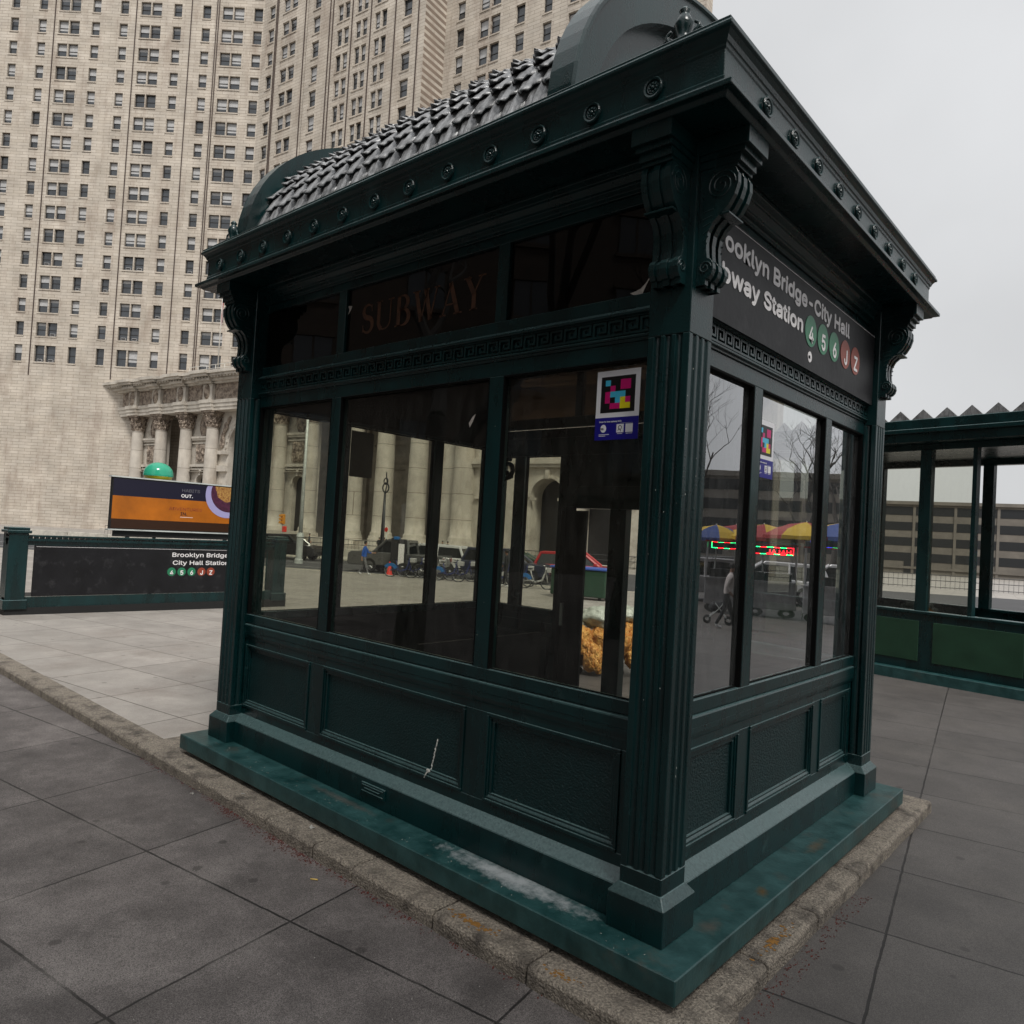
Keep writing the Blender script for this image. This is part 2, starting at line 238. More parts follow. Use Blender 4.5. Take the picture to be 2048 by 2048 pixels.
M['shoe'] = mat('white_shoe', (.6, .6, .6), .6); M['blackcloth'] = mat('black_cloth', (.01, .011, .013), .85); M['greycloth'] = mat('grey_cloth', (.34, .31, .30), .85, var=.2, vscale=8); M['greencloth'] = mat('olive_cloth', (.05, .06, .03), .85)
M['cone'] = mat('traffic_cone_red', (.75, .03, .015), .5); M['yellow'] = mat('signal_yellow', (.62, .25, .01), .45)
M['orange'] = mat('orange_net_bag', (.80, .24, .02), .30, var=.35, vscale=14, bump=1, bscale=26, bdist=.09, bstretch=(1, 1, .5), col2=(.95, .55, .16, 1))
M['poly'] = mat('clear_plastic_bag', (.42, .45, .38), .28, var=.3, vscale=7, bump=1, bscale=11, bdist=.05, spec=.8)
M['brownbox'] = mat('brown_cardboard', (.07, .04, .022), .85, var=.3, vscale=9)
M['bin'] = mat('dark_green_bin', (.010, .045, .022), .5, var=.2); M['binblue'] = mat('blue_lid', (.05, .11, .42), .4)
M['orange_ad'] = mat('orange_advert', (.40, .115, .004), .3, var=.25, vscale=1.5); M['navy_ad'] = mat('navy_advert', (.006, .005, .02), .3); M['plum'] = mat('plum_beans', (.055, .008, .03), .4, var=.5, vscale=14, bump=.5)
M['lav'] = mat('lavender_bowl', (.34, .32, .55), .25); M['rice'] = mat('orange_rice', (.42, .10, .012), .5, var=.6, vscale=22, col2=(.5, .3, .08, 1), bump=.8, bscale=30); M['darkad'] = mat('dark_brown_advert', (.03, .009, .001), .3)
M['globe_g'] = mat('globe_green', (.03, .33, .20), .15); M['globe_y'] = mat('globe_yellow', (.72, .66, .05), .2)
M['umb_y'] = mat('umbrella_yellow', (.42, .28, .015), .7); M['umb_r'] = mat('umbrella_red', (.22, .010, .012), .7); M['umb_b'] = mat('umbrella_blue', (.015, .04, .16), .7)
M['led_r'] = emit('red_led', (1, .01, .02, 1), 4.5); M['led_g'] = emit('green_led', (.02, 1, .25, 1), 3.5); M['led_b'] = emit('blue_led', (.05, .08, 1, 1), 6)
M['cart'] = mat('stainless_cart', (.35, .35, .36), .35, metal=.8, var=.2); M['bark'] = mat('tree_bark', (.035, .030, .026), .9, var=.3, bump=1, bscale=20)
M['office'] = mat('office_concrete', (.16, .145, .125), .8, var=.2, vscale=.4); M['office_glass'] = mat('office_dark_band', (.02, .022, .024), .3)
M['brownbldg'] = brickmat('brownstone_block', (.075, .056, .044, 1), (.066, .049, .038, 1), (.05, .04, .03, 1), 1.6, .5, .02, rough=.85, var=.2)
M['leaf'] = mat('red_berries_debris', (.085, .014, .008), .8, var=.5, vscale=90); M['butt'] = mat('cigarette_butt', (.6, .42, .12), .7); M['chip'] = mat('pale_grit', (.35, .34, .31), .8)
M['flagr'] = mat('flag_red', (.35, .03, .035), .8); M['flagw'] = mat('flag_white', (.6, .58, .56), .8); M['flagb'] = mat('flag_blue', (.02, .03, .12), .8)

# ------------------------------------------------------------------ mesh builder
try:
    import os
    SANS = bpy.data.fonts.load(os.path.join(bpy.utils.resource_path('LOCAL'), 'datafiles', 'fonts', 'Inter.woff2'))
except Exception:
    SANS = None
class MB:
    def __init__(s, fn=None): s.v = []; s.f = []; s.m = []; s.fn = fn; s.cur = 0
    def add(s, vs, fs):
        o = len(s.v); s.v += [tuple(s.fn(*p)) if s.fn else tuple(p) for p in vs]
        s.f += [tuple(i+o for i in f) for f in fs]; s.m += [s.cur]*len(fs); return s
    def box(s, x0, x1, y0, y1, z0, z1, mi=None):
        if mi is not None: s.cur = mi
        return s.add([(x0, y0, z0), (x1, y0, z0), (x1, y1, z0), (x0, y1, z0), (x0, y0, z1), (x1, y0, z1), (x1, y1, z1), (x0, y1, z1)],
                     [(0, 3, 2, 1), (4, 5, 6, 7), (0, 1, 5, 4), (1, 2, 6, 5), (2, 3, 7, 6), (3, 0, 4, 7)])
    def prism(s, poly, a0, a1, axis='x', mi=None):
        # poly in the other two axes; x: (y,z)  y: (x,z)  z: (x,y)
        if mi is not None: s.cur = mi
        n = len(poly)
        def pt(a, p):
            return (a, p[0], p[1]) if axis == 'x' else (p[0], a, p[1]) if axis == 'y' else (p[0], p[1], a)
        vs = [pt(a0, p) for p in poly]+[pt(a1, p) for p in poly]
        fs = [(i, (i+1) % n, n+(i+1) % n, n+i) for i in range(n)]+[tuple(range(n))[::-1], tuple(range(n, 2*n))]
        return s.add(vs, fs)
    def tube(s, pts, r, n=8, mi=None, cap=True):
        if mi is not None: s.cur = mi
        pts = [Vector(p) for p in pts]; rs = r if isinstance(r, (list, tuple)) else [r]*len(pts)
        vs = []; fs = []; prev = None
        for i, p in enumerate(pts):
            d = (pts[min(i+1, len(pts)-1)]-pts[max(i-1, 0)]); d = d.normalized() if d.length > 1e-9 else Vector((0, 0, 1))
            if prev is None:
                a = d.cross(Vector((0, 0, 1)) if abs(d.z) < .9 else Vector((1, 0, 0))).normalized()
            else:
                a = (prev-d*prev.dot(d)).normalized()
            prev = a; b = d.cross(a)
            vs += [tuple(p+(a*math.cos(2*PI*k/n)+b*math.sin(2*PI*k/n))*rs[i]) for k in range(n)]
        for i in range(len(pts)-1):
            for k in range(n): fs.append((i*n+k, i*n+(k+1) % n, (i+1)*n+(k+1) % n, (i+1)*n+k))
        if cap: fs.append(tuple(range(n))[::-1]); fs.append(tuple(range((len(pts)-1)*n, len(pts)*n)))
        return s.add(vs, fs)
    def lathe(s, prof, c=(0, 0, 0), n=16, axis='z', mi=None, a0=0, a1=2*PI, sx=1, sy=1):
        if mi is not None: s.cur = mi
        full = abs(a1-a0-2*PI) < 1e-6; k = n if full else n+1
        vs = []; fs = []
        for r, h in prof:
            for i in range(k):
                a = a0+(a1-a0)*i/n; x, y = r*math.cos(a)*sx, r*math.sin(a)*sy
                p = (x, y, h) if axis == 'z' else (h, x, y) if axis == 'x' else (x, h, y)
                vs.append((p[0]+c[0], p[1]+c[1], p[2]+c[2]))
        for j in range(len(prof)-1):
            for i in range(n):
                i2 = (i+1) % k if full else i+1
                fs.append((j*k+i, j*k+i2, (j+1)*k+i2, (j+1)*k+i))
        return s.add(vs, fs)
    def torus(s, c, R, r, n=20, k=8, axis='y', mi=None, a0=0, a1=2*PI):
        pts = []
        for i in range(n+1):
            a = a0+(a1-a0)*i/n; x, z = R*math.cos(a), R*math.sin(a)
            p = (x, 0, z) if axis == 'y' else (0, x, z) if axis == 'x' else (x, z, 0)
            pts.append((c[0]+p[0], c[1]+p[1], c[2]+p[2]))
        return s.tube(pts, r, k, mi, cap=False)
    def sphere(s, c, r, n=10, mi=None, sc_=(1, 1, 1)):
        if mi is not None: s.cur = mi
        prof = [(math.sin(PI*j/n), -math.cos(PI*j/n)) for j in range(n+1)]
        vs = []; fs = []; k = n*2
        for pr, h in prof:
            for i in range(k): vs.append((c[0]+r*sc_[0]*pr*math.cos(2*PI*i/k), c[1]+r*sc_[1]*pr*math.sin(2*PI*i/k), c[2]+r*sc_[2]*h))
        for j in range(n):
            for i in range(k): fs.append((j*k+i, j*k+(i+1) % k, (j+1)*k+(i+1) % k, (j+1)*k+i))
        return s.add(vs, fs)
    def text(s, body, size, place, mi=None, bold=0.0, sx=1.0, th=.002, spacing=1.0, align='LEFT'):
        # place(a, b, c): a along the text, b up, c out of the face
        if mi is not None: s.cur = mi
        cu = bpy.data.curves.new('t', 'FONT')
        if SANS: cu.font = SANS
        cu.body = body; cu.size = size; cu.extrude = th/2; cu.resolution_u = 3; cu.space_character = spacing; cu.align_x = align
        o = bpy.data.objects.new('t', cu); COL.objects.link(o)
        dg = bpy.context.evaluated_depsgraph_get(); me = o.evaluated_get(dg).to_mesh()
        fs = [tuple(p.vertices) for p in me.polygons]
        b_ = bold*size*.75
        for k, (dx, dy) in enumerate(((0, 0), (b_, 0), (-b_, 0), (0, b_), (0, -b_)) if bold else ((0, 0),)):
            s.add([place(v.co.x*sx+dx, v.co.y+dy, v.co.z+th/2+k*.00025) for v in me.vertices], fs)
        wd = max((v.co.x for v in me.vertices), default=0)*sx
        o.evaluated_get(dg).to_mesh_clear(); bpy.data.objects.remove(o); bpy.data.curves.remove(cu)
        return wd
    def build(s, name, mats, parent=None, smooth=False, bevel=0, loc=None, rotz=0, merge=False, auto=None, label=None, recalc=True):
        me = bpy.data.meshes.new(name); me.from_pydata(s.v, [], s.f)
        ml = mats if isinstance(mats, (list, tuple)) else [mats]
        for x in ml: me.materials.append(M[x] if isinstance(x, str) else x)
        for p, mi in zip(me.polygons, s.m): p.material_index = mi; p.use_smooth = smooth
        bm = bmesh.new(); bm.from_mesh(me)
        if merge: bmesh.ops.remove_doubles(bm, verts=bm.verts, dist=1e-5)
        if recalc: bmesh.ops.recalc_face_normals(bm, faces=bm.faces)
        if auto is not None:
            for e in bm.edges:
                if len(e.link_faces) == 2 and e.calc_face_angle(0) > auto: e.smooth = False
        bm.to_mesh(me); bm.free()
        o = bpy.data.objects.new(name, me); COL.objects.link(o)
        if parent: o.parent = parent
        if loc is not None: o.location = loc
        o.rotation_euler.z = rotz
        if label: o['label'] = label
        if bevel:
            b = o.modifiers.new('bevel', 'BEVEL'); b.width = bevel; b.segments = 1; b.limit_method = 'ANGLE'; b.angle_limit = math.radians(40)
        return o
def tag(o, label=None, cat=None, group=None, kind=None):
    if label: o['label'] = label
    if cat: o['category'] = cat
    if group: o['group'] = group
    if kind: o['kind'] = kind
    return o
def thing(name, label, cat, loc=(0, 0, 0), rotz=0, group=None):
    o = bpy.data.objects.new(name, None); COL.objects.link(o); o.location = loc; o.rotation_euler.z = rotz; o.empty_display_size = .2
    return tag(o, label, cat, group)
def kids(o): return [c for c in bpy.data.objects if c.parent == o]
def dup(o, loc, rotz=0, label=None, group=None):
    def cp(x, par):
        c = x.copy(); COL.objects.link(c); c.parent = par
        for k in kids(x): cp(k, c)
        return c
    r = cp(o, None); r.location = loc; r.rotation_euler.z = rotz
    if label: r['label'] = label
    if group: r['group'] = group
    return r
HD = Vector((-.663, .748))
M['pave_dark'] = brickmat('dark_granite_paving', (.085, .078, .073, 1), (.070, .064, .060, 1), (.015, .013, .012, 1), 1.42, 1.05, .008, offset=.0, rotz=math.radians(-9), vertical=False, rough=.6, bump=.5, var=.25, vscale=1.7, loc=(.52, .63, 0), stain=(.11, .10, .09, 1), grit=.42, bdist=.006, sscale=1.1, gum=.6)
def g0_(x, y): return -.27-.0125*max(0, x*HD.x+y*HD.y-8)
def gz(x, y):
    if y < -.385 and -60 < x < 40: return -.266
    if x > .33 and -.385 <= y < 40: return -.266-.0125*max(0, x*HD.x+y*HD.y-8)
    return -.27-.0125*max(0, x*HD.x+y*HD.y-8)

# ------------------------------------------------------------------ ground
def strip(name, pts, mt, label=None, dz=0.0):
    """flat sheet following the ground; pts = polygon (x, y) split at the crease"""
    mb = MB(); n = len(pts)
    mb.add([(x, y, gz(x, y)+dz) for x, y in pts], [tuple(range(n))])
    o = mb.build(name, mt, recalc=False); o['kind'] = 'structure'
    if label: o['label'] = label
    return o
PRP = Vector((HD.y, -HD.x)).normalized(); HN = Vector((HD.x, HD.y))/(HD.x**2+HD.y**2)**.5; HL = (HD.x**2+HD.y**2)**.5
def sp(s, t):  # s = distance along the slope direction, t = across
    v = HN*(s/HL)+PRP*t; return (v.x, v.y)
mb = MB(); rows = [-700, 8, 900]; vs = []
for s in rows:
    for t in (-800, 800):
        x, y = sp(s, t); vs.append((x, y, g0_(x, y)))
mb.add(vs, [(0, 1, 3, 2), (2, 3, 5, 4)])
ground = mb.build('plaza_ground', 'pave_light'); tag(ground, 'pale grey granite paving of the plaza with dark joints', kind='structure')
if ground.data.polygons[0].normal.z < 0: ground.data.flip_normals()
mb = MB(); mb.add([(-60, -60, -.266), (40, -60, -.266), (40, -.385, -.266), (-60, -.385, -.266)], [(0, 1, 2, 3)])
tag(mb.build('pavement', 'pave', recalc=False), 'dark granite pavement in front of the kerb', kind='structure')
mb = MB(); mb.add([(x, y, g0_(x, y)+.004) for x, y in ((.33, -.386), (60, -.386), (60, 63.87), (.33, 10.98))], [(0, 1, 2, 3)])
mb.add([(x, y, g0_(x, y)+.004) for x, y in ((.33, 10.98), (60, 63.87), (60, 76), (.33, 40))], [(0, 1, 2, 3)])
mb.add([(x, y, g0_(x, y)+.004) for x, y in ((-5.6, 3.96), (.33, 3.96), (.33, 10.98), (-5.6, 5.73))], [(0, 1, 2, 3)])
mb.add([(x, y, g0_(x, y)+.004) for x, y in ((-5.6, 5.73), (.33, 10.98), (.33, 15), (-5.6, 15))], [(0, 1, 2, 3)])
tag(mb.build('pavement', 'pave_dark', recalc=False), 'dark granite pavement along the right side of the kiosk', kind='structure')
# road beyond the plaza
RD = Vector((math.sin(math.radians(60)), math.cos(math.radians(60)))); RN = Vector((-RD.y, RD.x))
def rp(t, n): v = Vector((CAM.x, CAM.y))+RD*t+RN*n; return (v.x, v.y)
def sheet(name, t0, t1, n0, n1, mt, dz, label=None, kind='structure'):
    mb = MB(); K = 16
    vs = [];
    for i in range(K+1):
        for n in (n0, n1):
            x, y = rp(t0+(t1-t0)*i/K, n); vs.append((x, y, gz(x, y)+dz))
    mb.add(vs, [(2*i, 2*i+2, 2*i+3, 2*i+1) for i in range(K)])
    o = mb.build(name, mt, recalc=False)
    if o.data.polygons[0].normal.z < 0: o.data.flip_normals()
    return tag(o, label, kind=kind)
sheet('road', -160, 160, 36.3, 60, 'asphalt', .004, 'dark asphalt road beyond the plaza')
sheet('road_marking', -70, -15, 38.9, 39.05, 'line', .009, 'white lane line on the road nearest the plaza')
for k in range(9):
    sheet('road_marking', -60+k*6, -57+k*6, 44.0, 44.15, 'line', .009, 'broken white lane dashes in the middle of the road')
mb = MB()
for i in range(40):
    a = rp(-160+i*8, 36.0); b = rp(-152+i*8, 36.0); c = rp(-152+i*8, 36.3); d = rp(-160+i*8, 36.3)
    zz = [gz(*q) for q in (a, b, c, d)]
    mb.add([(q[0], q[1], z_-.1) for q, z_ in zip((a, b, c, d), zz)]+[(q[0], q[1], z_+.03) for q, z_ in zip((a, b, c, d), zz)], [(4, 5, 6, 7), (0, 1, 5, 4), (2, 3, 7, 6)])
tag(mb.build('road_kerb', 'conc'), 'long low kerb between plaza and road', kind='structure')

# ------------------------------------------------------------------ the kiosk
L, W, CW = 4.636, 3.536, .247
m1, m2, MW = -3.2618, -1.4921, .1208
F = {'front': lambda u, d, z: (u, d, z), 'side': lambda u, d, z: (-d, u, z), 'end': lambda u, d, z: (-L+d, u, z), 'back': lambda u, d, z: (u, W-d, z)}
K = thing('subway_kiosk', 'dark green cast metal subway kiosk with glazed sides and arched shingle roof, nearest the camera', 'kiosk')
mb = MB()
mb.box(-L-.2168, .2168, -.2168, W+.2168, -.126, 0)
mb.box(-L-.05, .05, -.05, W+.05, -.30, -.128)
mb.build('base_slab', 'slab', K, bevel=.006)
# columns
def shaft_poly():
    pts = []; h = CW; r = .019; us = (.0595, .1235, .1875)
    def side(f):
        out_ = []
        out_.append(f(0, 0))
        for c in us:
            for k in range(7):
                a = PI*k/6
                out_.append(f(c-r*math.cos(a), r*.85*math.sin(a)))
        return out_
    pts += side(lambda u, d: (-h+u, d))
    pts += side(lambda u, d: (-d, u))
    pts += side(lambda u, d: (-u, h-d))
    pts += side(lambda u, d: (-h+d, h-u))
    return pts
SP = shaft_poly()
def column_mesh():
    mb = MB()
    mb.box(-CW, 0, 0, CW, .17, .317); mb.prism(SP, .317, 3.10, 'z'); mb.box(-CW, 0, 0, CW, 3.10, 4.10)
    return mb
def pedestal_mesh():
    mb = MB(); o = .042
    mb.box(-CW-o, o, -o, CW+o, 0, .185)
    a = [(-CW-o, -o), (o, -o), (o, CW+o), (-CW-o, CW+o)]; e = .003; b = [(-CW-e, -e), (e, -e), (e, CW+e), (-CW-e, CW+e)]
    vs = [(x, y, .185) for x, y in a]+[(x, y, .232) for x, y in b]
    mb.add(vs, [(i, (i+1) % 4, 4+(i+1) % 4, 4+i) for i in range(4)]+[(4, 5, 6, 7)])
    return mb
BR = [(0, 3.345), (.052, 3.345), (.052, 3.372), (.066, 3.376), (.083, 3.395), (.092, 3.425), (.088, 3.455), (.074, 3.475), (.056, 3.483), (.050, 3.52), (.047, 3.57), (.054, 3.62), (.078, 3.665), (.118, 3.70), (.160, 3.735), (.190, 3.785), (.207, 3.84), (.205, 3.89), (.188, 3.925), (0, 3.925)]
def bracket_mesh(fn):
    mb = MB(fn); c = .1235
    # fn(u, o, z): u along the face, o outward
    def band(u0, u1, g):
        pl = [(max(0, o-g) if o > 0 else 0, z) for o, z in BR]
        n = len(pl); vs = [(u0, o, z) for o, z in pl]+[(u1, o, z) for o, z in pl]
        mb.add(vs, [(i, (i+1) % n, n+(i+1) % n, n+i) for i in range(n)]+[tuple(range(n)), tuple(range(n, 2*n))])
    band(c-.078, c+.078, .014)
    for k, (a, b) in enumerate(((-.086, -.052), (-.020, .020), (.052, .086))): band(c+a, c+b, .0)
    mb.box(c-.082, c+.082, 0, .165, 3.693, 3.703)
    for (o, z0, z1, hw) in ((.200, 3.925, 3.945, .088), (.218, 3.945, 3.985, .094), (.243, 3.985, 4.015, .104), (.268, 4.015, 4.10, .116)):
        mb.box(c-hw, c+hw, 0, o, z0, z1)
    # volutes on the cheeks
    for sgn in (-1, 1):
        for (oc, zc, R, turns) in ((.115, 3.845, .078, 2.4), (.046, 3.432, .034, 1.6)):
            pts = []
            for i in range(int(26*turns)):
                a = 2*PI*i/26; r = R*(1-.86*i/(26*turns)); pts.append((c+sgn*.086, oc+r*math.cos(a), zc+r*math.sin(a)))
            mb.tube(pts, .0055, 5)
        for j in range(7):
            t = j/6; mb.tube([(c+sgn*.086, .012+.05*(1-t)*.6, 3.50+.22*t), (c+sgn*.086, .045+.035*t, 3.53+.2*t)], .004, 4)
    return mb
cols = {(1, 0): (0, 0), (0, 0): (-L+CW, 0), (0, 1): (-L+CW, W-CW), (1, 1): (0, W-CW)}
for (ix, iy), (ox, oy) in cols.items():
    c = column_mesh().build('column', 'green', K, loc=(ox, oy, 0), bevel=.004)
    pedestal_mesh().build('pedestal', 'green', c, bevel=.004)
    if iy == 0: bracket_mesh(lambda u, o, z: (-u, -o, z)).build('bracket', 'green', c, bevel=.002)
    else: bracket_mesh(lambda u, o, z: (-u, CW+o, z)).build('bracket', 'green', c, bevel=.002)
    if ix == 1: bracket_mesh(lambda u, o, z: (o, u, z)).build('bracket', 'green', c, bevel=.002)
    else: bracket_mesh(lambda u, o, z: (-CW-o, u, z)).build('bracket', 'green', c, bevel=.002)

def greek(mb, u0, u1, z0, z1, d0, d1, step=.1062):
    h = z1-z0; n = max(1, round((u1-u0)/step)); st = (u1-u0)/n; t = h*.135
    mb.box(u0, u1, d1, d1+.02, z0, z1)
    zb, zt = z0+h*.10, z1-h*.10; hh = zt-zb
    mb.box(u0, u1, d0, d1, z0, z0+h*.055); mb.box(u0, u1, d0, d1, z1-h*.055, z1)
    for i in range(n):
        a = u0+i*st; x = lambda q: a+q*st
        P = lambda xa, xb, za, zb_: mb.box(x(xa), x(xb), d0, d1, zb+hh*za, zb+hh*zb_)
        P(.03, .17, 0, 1); P(.17, .93, .85, 1); P(.79, .93, .28, .85); P(.38, .79, .28, .42); P(.38, .52, .42, .66)
        P(.17, 1.03, 0, .14)
def lower_wall(key, bays, u0, u1):
    fn = F[key]; mb = MB(fn)
    mb.box(u0, u1, .035, .20, .0, .183)
    mb.prism([(.035, .183), (.115, .245), (.115, .183)], u0, u1, 'x')
    # stiles and rails round the sunk panels
    e = [(a, b) for a, b in bays]
    mb.box(u0, u1, .11, .16, .183, .31); mb.box(u0, u1, .11, .16, .867, .985)
    xs = [u0]+[v for ab in e for v in ab]+[u1]
    for i in range(0, len(xs), 2): mb.box(xs[i], xs[i+1], .11, .16, .31, .867)
    mb.prism([(.1, .93), (.11, .915), (.11, .985), (.092, .985), (.092, .955)], u0, u1, 'x')
    o = mb.build('lower_wall', 'green', K, bevel=.003)
    for a, b in e:
        pb = MB(fn); z0, z1 = .31, .867
        # picture-frame moulding: three steps
        for (i0, i1, da, db) in ((0, .020, .100, .150), (.020, .034, .109, .150), (.034, .058, .118, .150)):
            pb.box(a+i0, b-i0, da, db, z0+i0, z0+i1); pb.box(a+i0, b-i0, da, db, z1-i1, z1-i0)
            pb.box(a+i0, a+i1, da, db, z0+i1, z1-i1); pb.box(b-i1, b-i0, da, db, z0+i1, z1-i1)
        pb.prism([(.108, z0+.034), (.132, z0+.062), (.132, z0+.034)], a+.034, b-.034, 'x')
        fr = pb.build('panel_moulding', 'green', o, bevel=.002)
        qb = MB(fn); qb.box(a+.05, b-.05, .134, .155, z0+.05, z1-.05); qb.build('sunk_panel', 'green_cast', o)
    lb = MB(fn); lb.prism([(.0887, .985), (.0887, 1.040), (.094, 1.048), (.128, 1.062), (.16, 1.062), (.16, .985)], u0, u1, 'x')
    lb.build('ledge', 'green', o, bevel=.003)
    return o
def frame(key, u0, u1, mulls, topmulls=None, zb=1.138, jamb=.0):
    fn = F[key]; mb = MB(fn)
    mb.box(u0, u1, .098, .175, 1.0625, zb); mb.box(u0, u1, .098, .175, 3.0251, 3.122)
    mb.prism([(.098, 3.122), (.086, 3.122), (.086, 3.134), (.070, 3.140), (.070, 3.1512), (.16, 3.1512), (.16, 3.122)], u0, u1, 'x')
    for a in mulls: mb.box(a, a+MW, .098, .175, zb, 3.025)
    for a in (u0, u1-.012): mb.box(a, a+.012, .11, .175, zb, 3.025)
    mb.prism([(.079, 3.266), (.058, 3.272), (.058, 3.285), (.098, 3.312), (.16, 3.312), (.16, 3.266)], u0, u1, 'x')
    mb.box(u0, u1, .098, .16, 3.312, 3.387); mb.box(u0, u1, .098, .16, 3.90, 3.96)
    for a in mulls: mb.box(a+.012, a+.112, .098, .16, 3.387, 3.90)
    mb.prism([(.098, 3.96), (.080, 3.96), (.080, 3.985), (.05, 4.0), (.05, 4.02), (.02, 4.04), (.02, 4.06), (-.02, 4.075), (-.02, 4.10), (.2, 4.10), (.2, 3.96)], u0, u1, 'x')
    o = mb.build('window_frame', 'green', K, bevel=.003)
    g = MB(fn); greek(g, u0, u1, 3.1514, 3.2658, .079, .098); g.build('greek_key_frieze', 'green', K)
    return o
def panes(key, segs, z0, z1, d, mt, name='window_pane'):
    for a, b in segs:
        mb = MB(F[key]); mb.box(a-.01, b+.01, d, d+.008, z0-.01, z1+.01); p_ = mb.build(name, mt, K)
        if name == 'window_pane':
            g_ = MB(F[key]); e = .010; y0 = .1005  # black strips added over the reveal so it stays dark
            g_.box(a, b, y0, d-.0005, z1-e, z1-.0005); g_.box(a+.0005, a+e, y0, d-.0005, z0+.0005, z1-e); g_.box(b-e, b-.0005, y0, d-.0005, z0+.0005, z1-e); g_.box(a+e, b-e, d-.012, d-.0005, z0+.0005, z0+.006)
            g_.build('reveal_shade', 'reveal_shade', p_)
# front (long) face
fb = [(-4.367, -3.345), (-3.160, -1.545), (-1.349, -.343)]
lower_wall('front', fb, -L+CW, -CW); frame('front', -L+CW, -CW, (m1, m2))
fseg = [(-L+CW+.012, m1), (m1+MW, m2), (m2+MW, -CW-.012)]
panes('front', fseg, 1.138, 3.025, .1359, 'glass')
panes('front', [(-L+CW, m1+.01), (m1+.112, m2+.01), (m2+.112, -CW)], 3.387, 3.90, .125, 'glass_t', 'transom_pane')
# right end face and left end face
for key, gm in (('side', 'glass_r'), ('end', 'glass')):
    lower_wall(key, [(.343, 1.073), (1.237, 2.388), (2.545, 3.2)], CW, W-CW); frame(key, CW, W-CW, (1.0532, 2.3632))
    panes(key, [(CW+.012, 1.0532), (1.174, 2.3632), (2.484, W-CW-.012)], 1.138, 3.025, .1359, gm)
    panes(key, [(CW, 1.063), (1.165, 2.374), (2.476, W-CW)], 3.387, 3.90, .125, 'glass_t', 'transom_pane')
# back face: windows at the far end, open doorway beyond
lower_wall('back', [(-4.33, -3.45)], -L+CW, -3.40)
fn = F['back']; mb = MB(fn)
mb.box(-L+CW, -3.40, .098, .175, 1.0625, 1.138); mb.box(-L+CW, -1.45, .098, .175, 2.94, 3.15); mb.box(-4.12, -3.96, .098, .175, 1.138, 2.94)
mb.box(-3.40, -3.28, .09, .20, 0, 2.94); mb.box(-3.28, -1.45, .09, .20, 2.33, 2.58); mb.box(-3.40, -1.45, .12, .18, 2.58, 2.94)
mb.box(-L+CW, -1.45, .098, .16, 3.27, 3.39); mb.box(-L+CW, -CW, .098, .2, 3.90, 4.10); mb.box(m2, m2+.1, .098, .16, 3.39, 3.9); mb.box(-2.30, -1.50, .10, .16, 0, 2.33); mb.box(-1.52, -1.13, .08, .22, 0, 3.9); mb.box(-1.13, -CW, .10, .16, 0, 1.02); mb.box(m1, m1+.1, .098, .16, 3.39, 3.9)
for a in (-2.68,): mb.box(a, a+.21, .09, .20, 0, 2.33)
mb.build('window_frame', 'green', K, bevel=.003)
g = MB(fn); greek(g, -L+CW, -1.45, 3.1514, 3.2658, .079, .089); g.build('greek_key_frieze', 'green', K)
panes('back', [(-L+CW, -4.12), (-3.96, -3.40)], 1.138, 2.94, .1359, 'glass')
panes('back', [(-L+CW, m1), (m1+.1, m2)], 3.387, 3.90, .125, 'glass_t', 'transom_pane')
# doors folded back inside the doorway: green stiles round dusty glass
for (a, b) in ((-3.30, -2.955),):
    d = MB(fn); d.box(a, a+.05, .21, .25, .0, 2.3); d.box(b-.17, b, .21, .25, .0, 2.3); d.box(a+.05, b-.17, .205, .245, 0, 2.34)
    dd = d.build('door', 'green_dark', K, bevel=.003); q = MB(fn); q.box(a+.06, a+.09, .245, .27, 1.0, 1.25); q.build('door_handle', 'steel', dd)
# scroll bracket seen against the sky in the far window
mb = MB()
pts = []
for i in range(34):
    a = 2*PI*i/20+1.2; r = .13*(1-.72*i/34); pts.append((-4.2+r*math.cos(a), W-.22, 2.78+r*math.sin(a)))
mb.tube(pts, .028, 6); mb.tube([(-4.40, W-.22, 2.42), (-4.36, W-.22, 2.58), (-4.25, W-.22, 2.66), (-4.12, W-.22, 2.70)], .030, 6)
mb.box(-4.39, -4.30, W-.25, W-.19, 1.2, 2.9)
mb.build('iron_scroll', 'green_dark', K, smooth=True)
# interior: ceiling, stair parapet, inner post
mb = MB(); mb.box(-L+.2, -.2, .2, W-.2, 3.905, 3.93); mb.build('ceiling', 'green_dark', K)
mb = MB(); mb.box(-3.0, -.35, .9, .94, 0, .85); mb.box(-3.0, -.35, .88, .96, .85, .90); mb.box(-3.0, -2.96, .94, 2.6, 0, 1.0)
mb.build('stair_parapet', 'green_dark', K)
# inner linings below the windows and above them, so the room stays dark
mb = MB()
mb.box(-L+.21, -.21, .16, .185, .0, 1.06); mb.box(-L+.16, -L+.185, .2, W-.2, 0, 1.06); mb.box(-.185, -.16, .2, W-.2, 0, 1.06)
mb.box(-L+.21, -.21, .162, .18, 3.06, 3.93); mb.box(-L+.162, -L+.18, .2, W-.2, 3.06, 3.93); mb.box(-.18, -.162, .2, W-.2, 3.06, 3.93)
mb.build('wall_lining', 'green_dark', K)

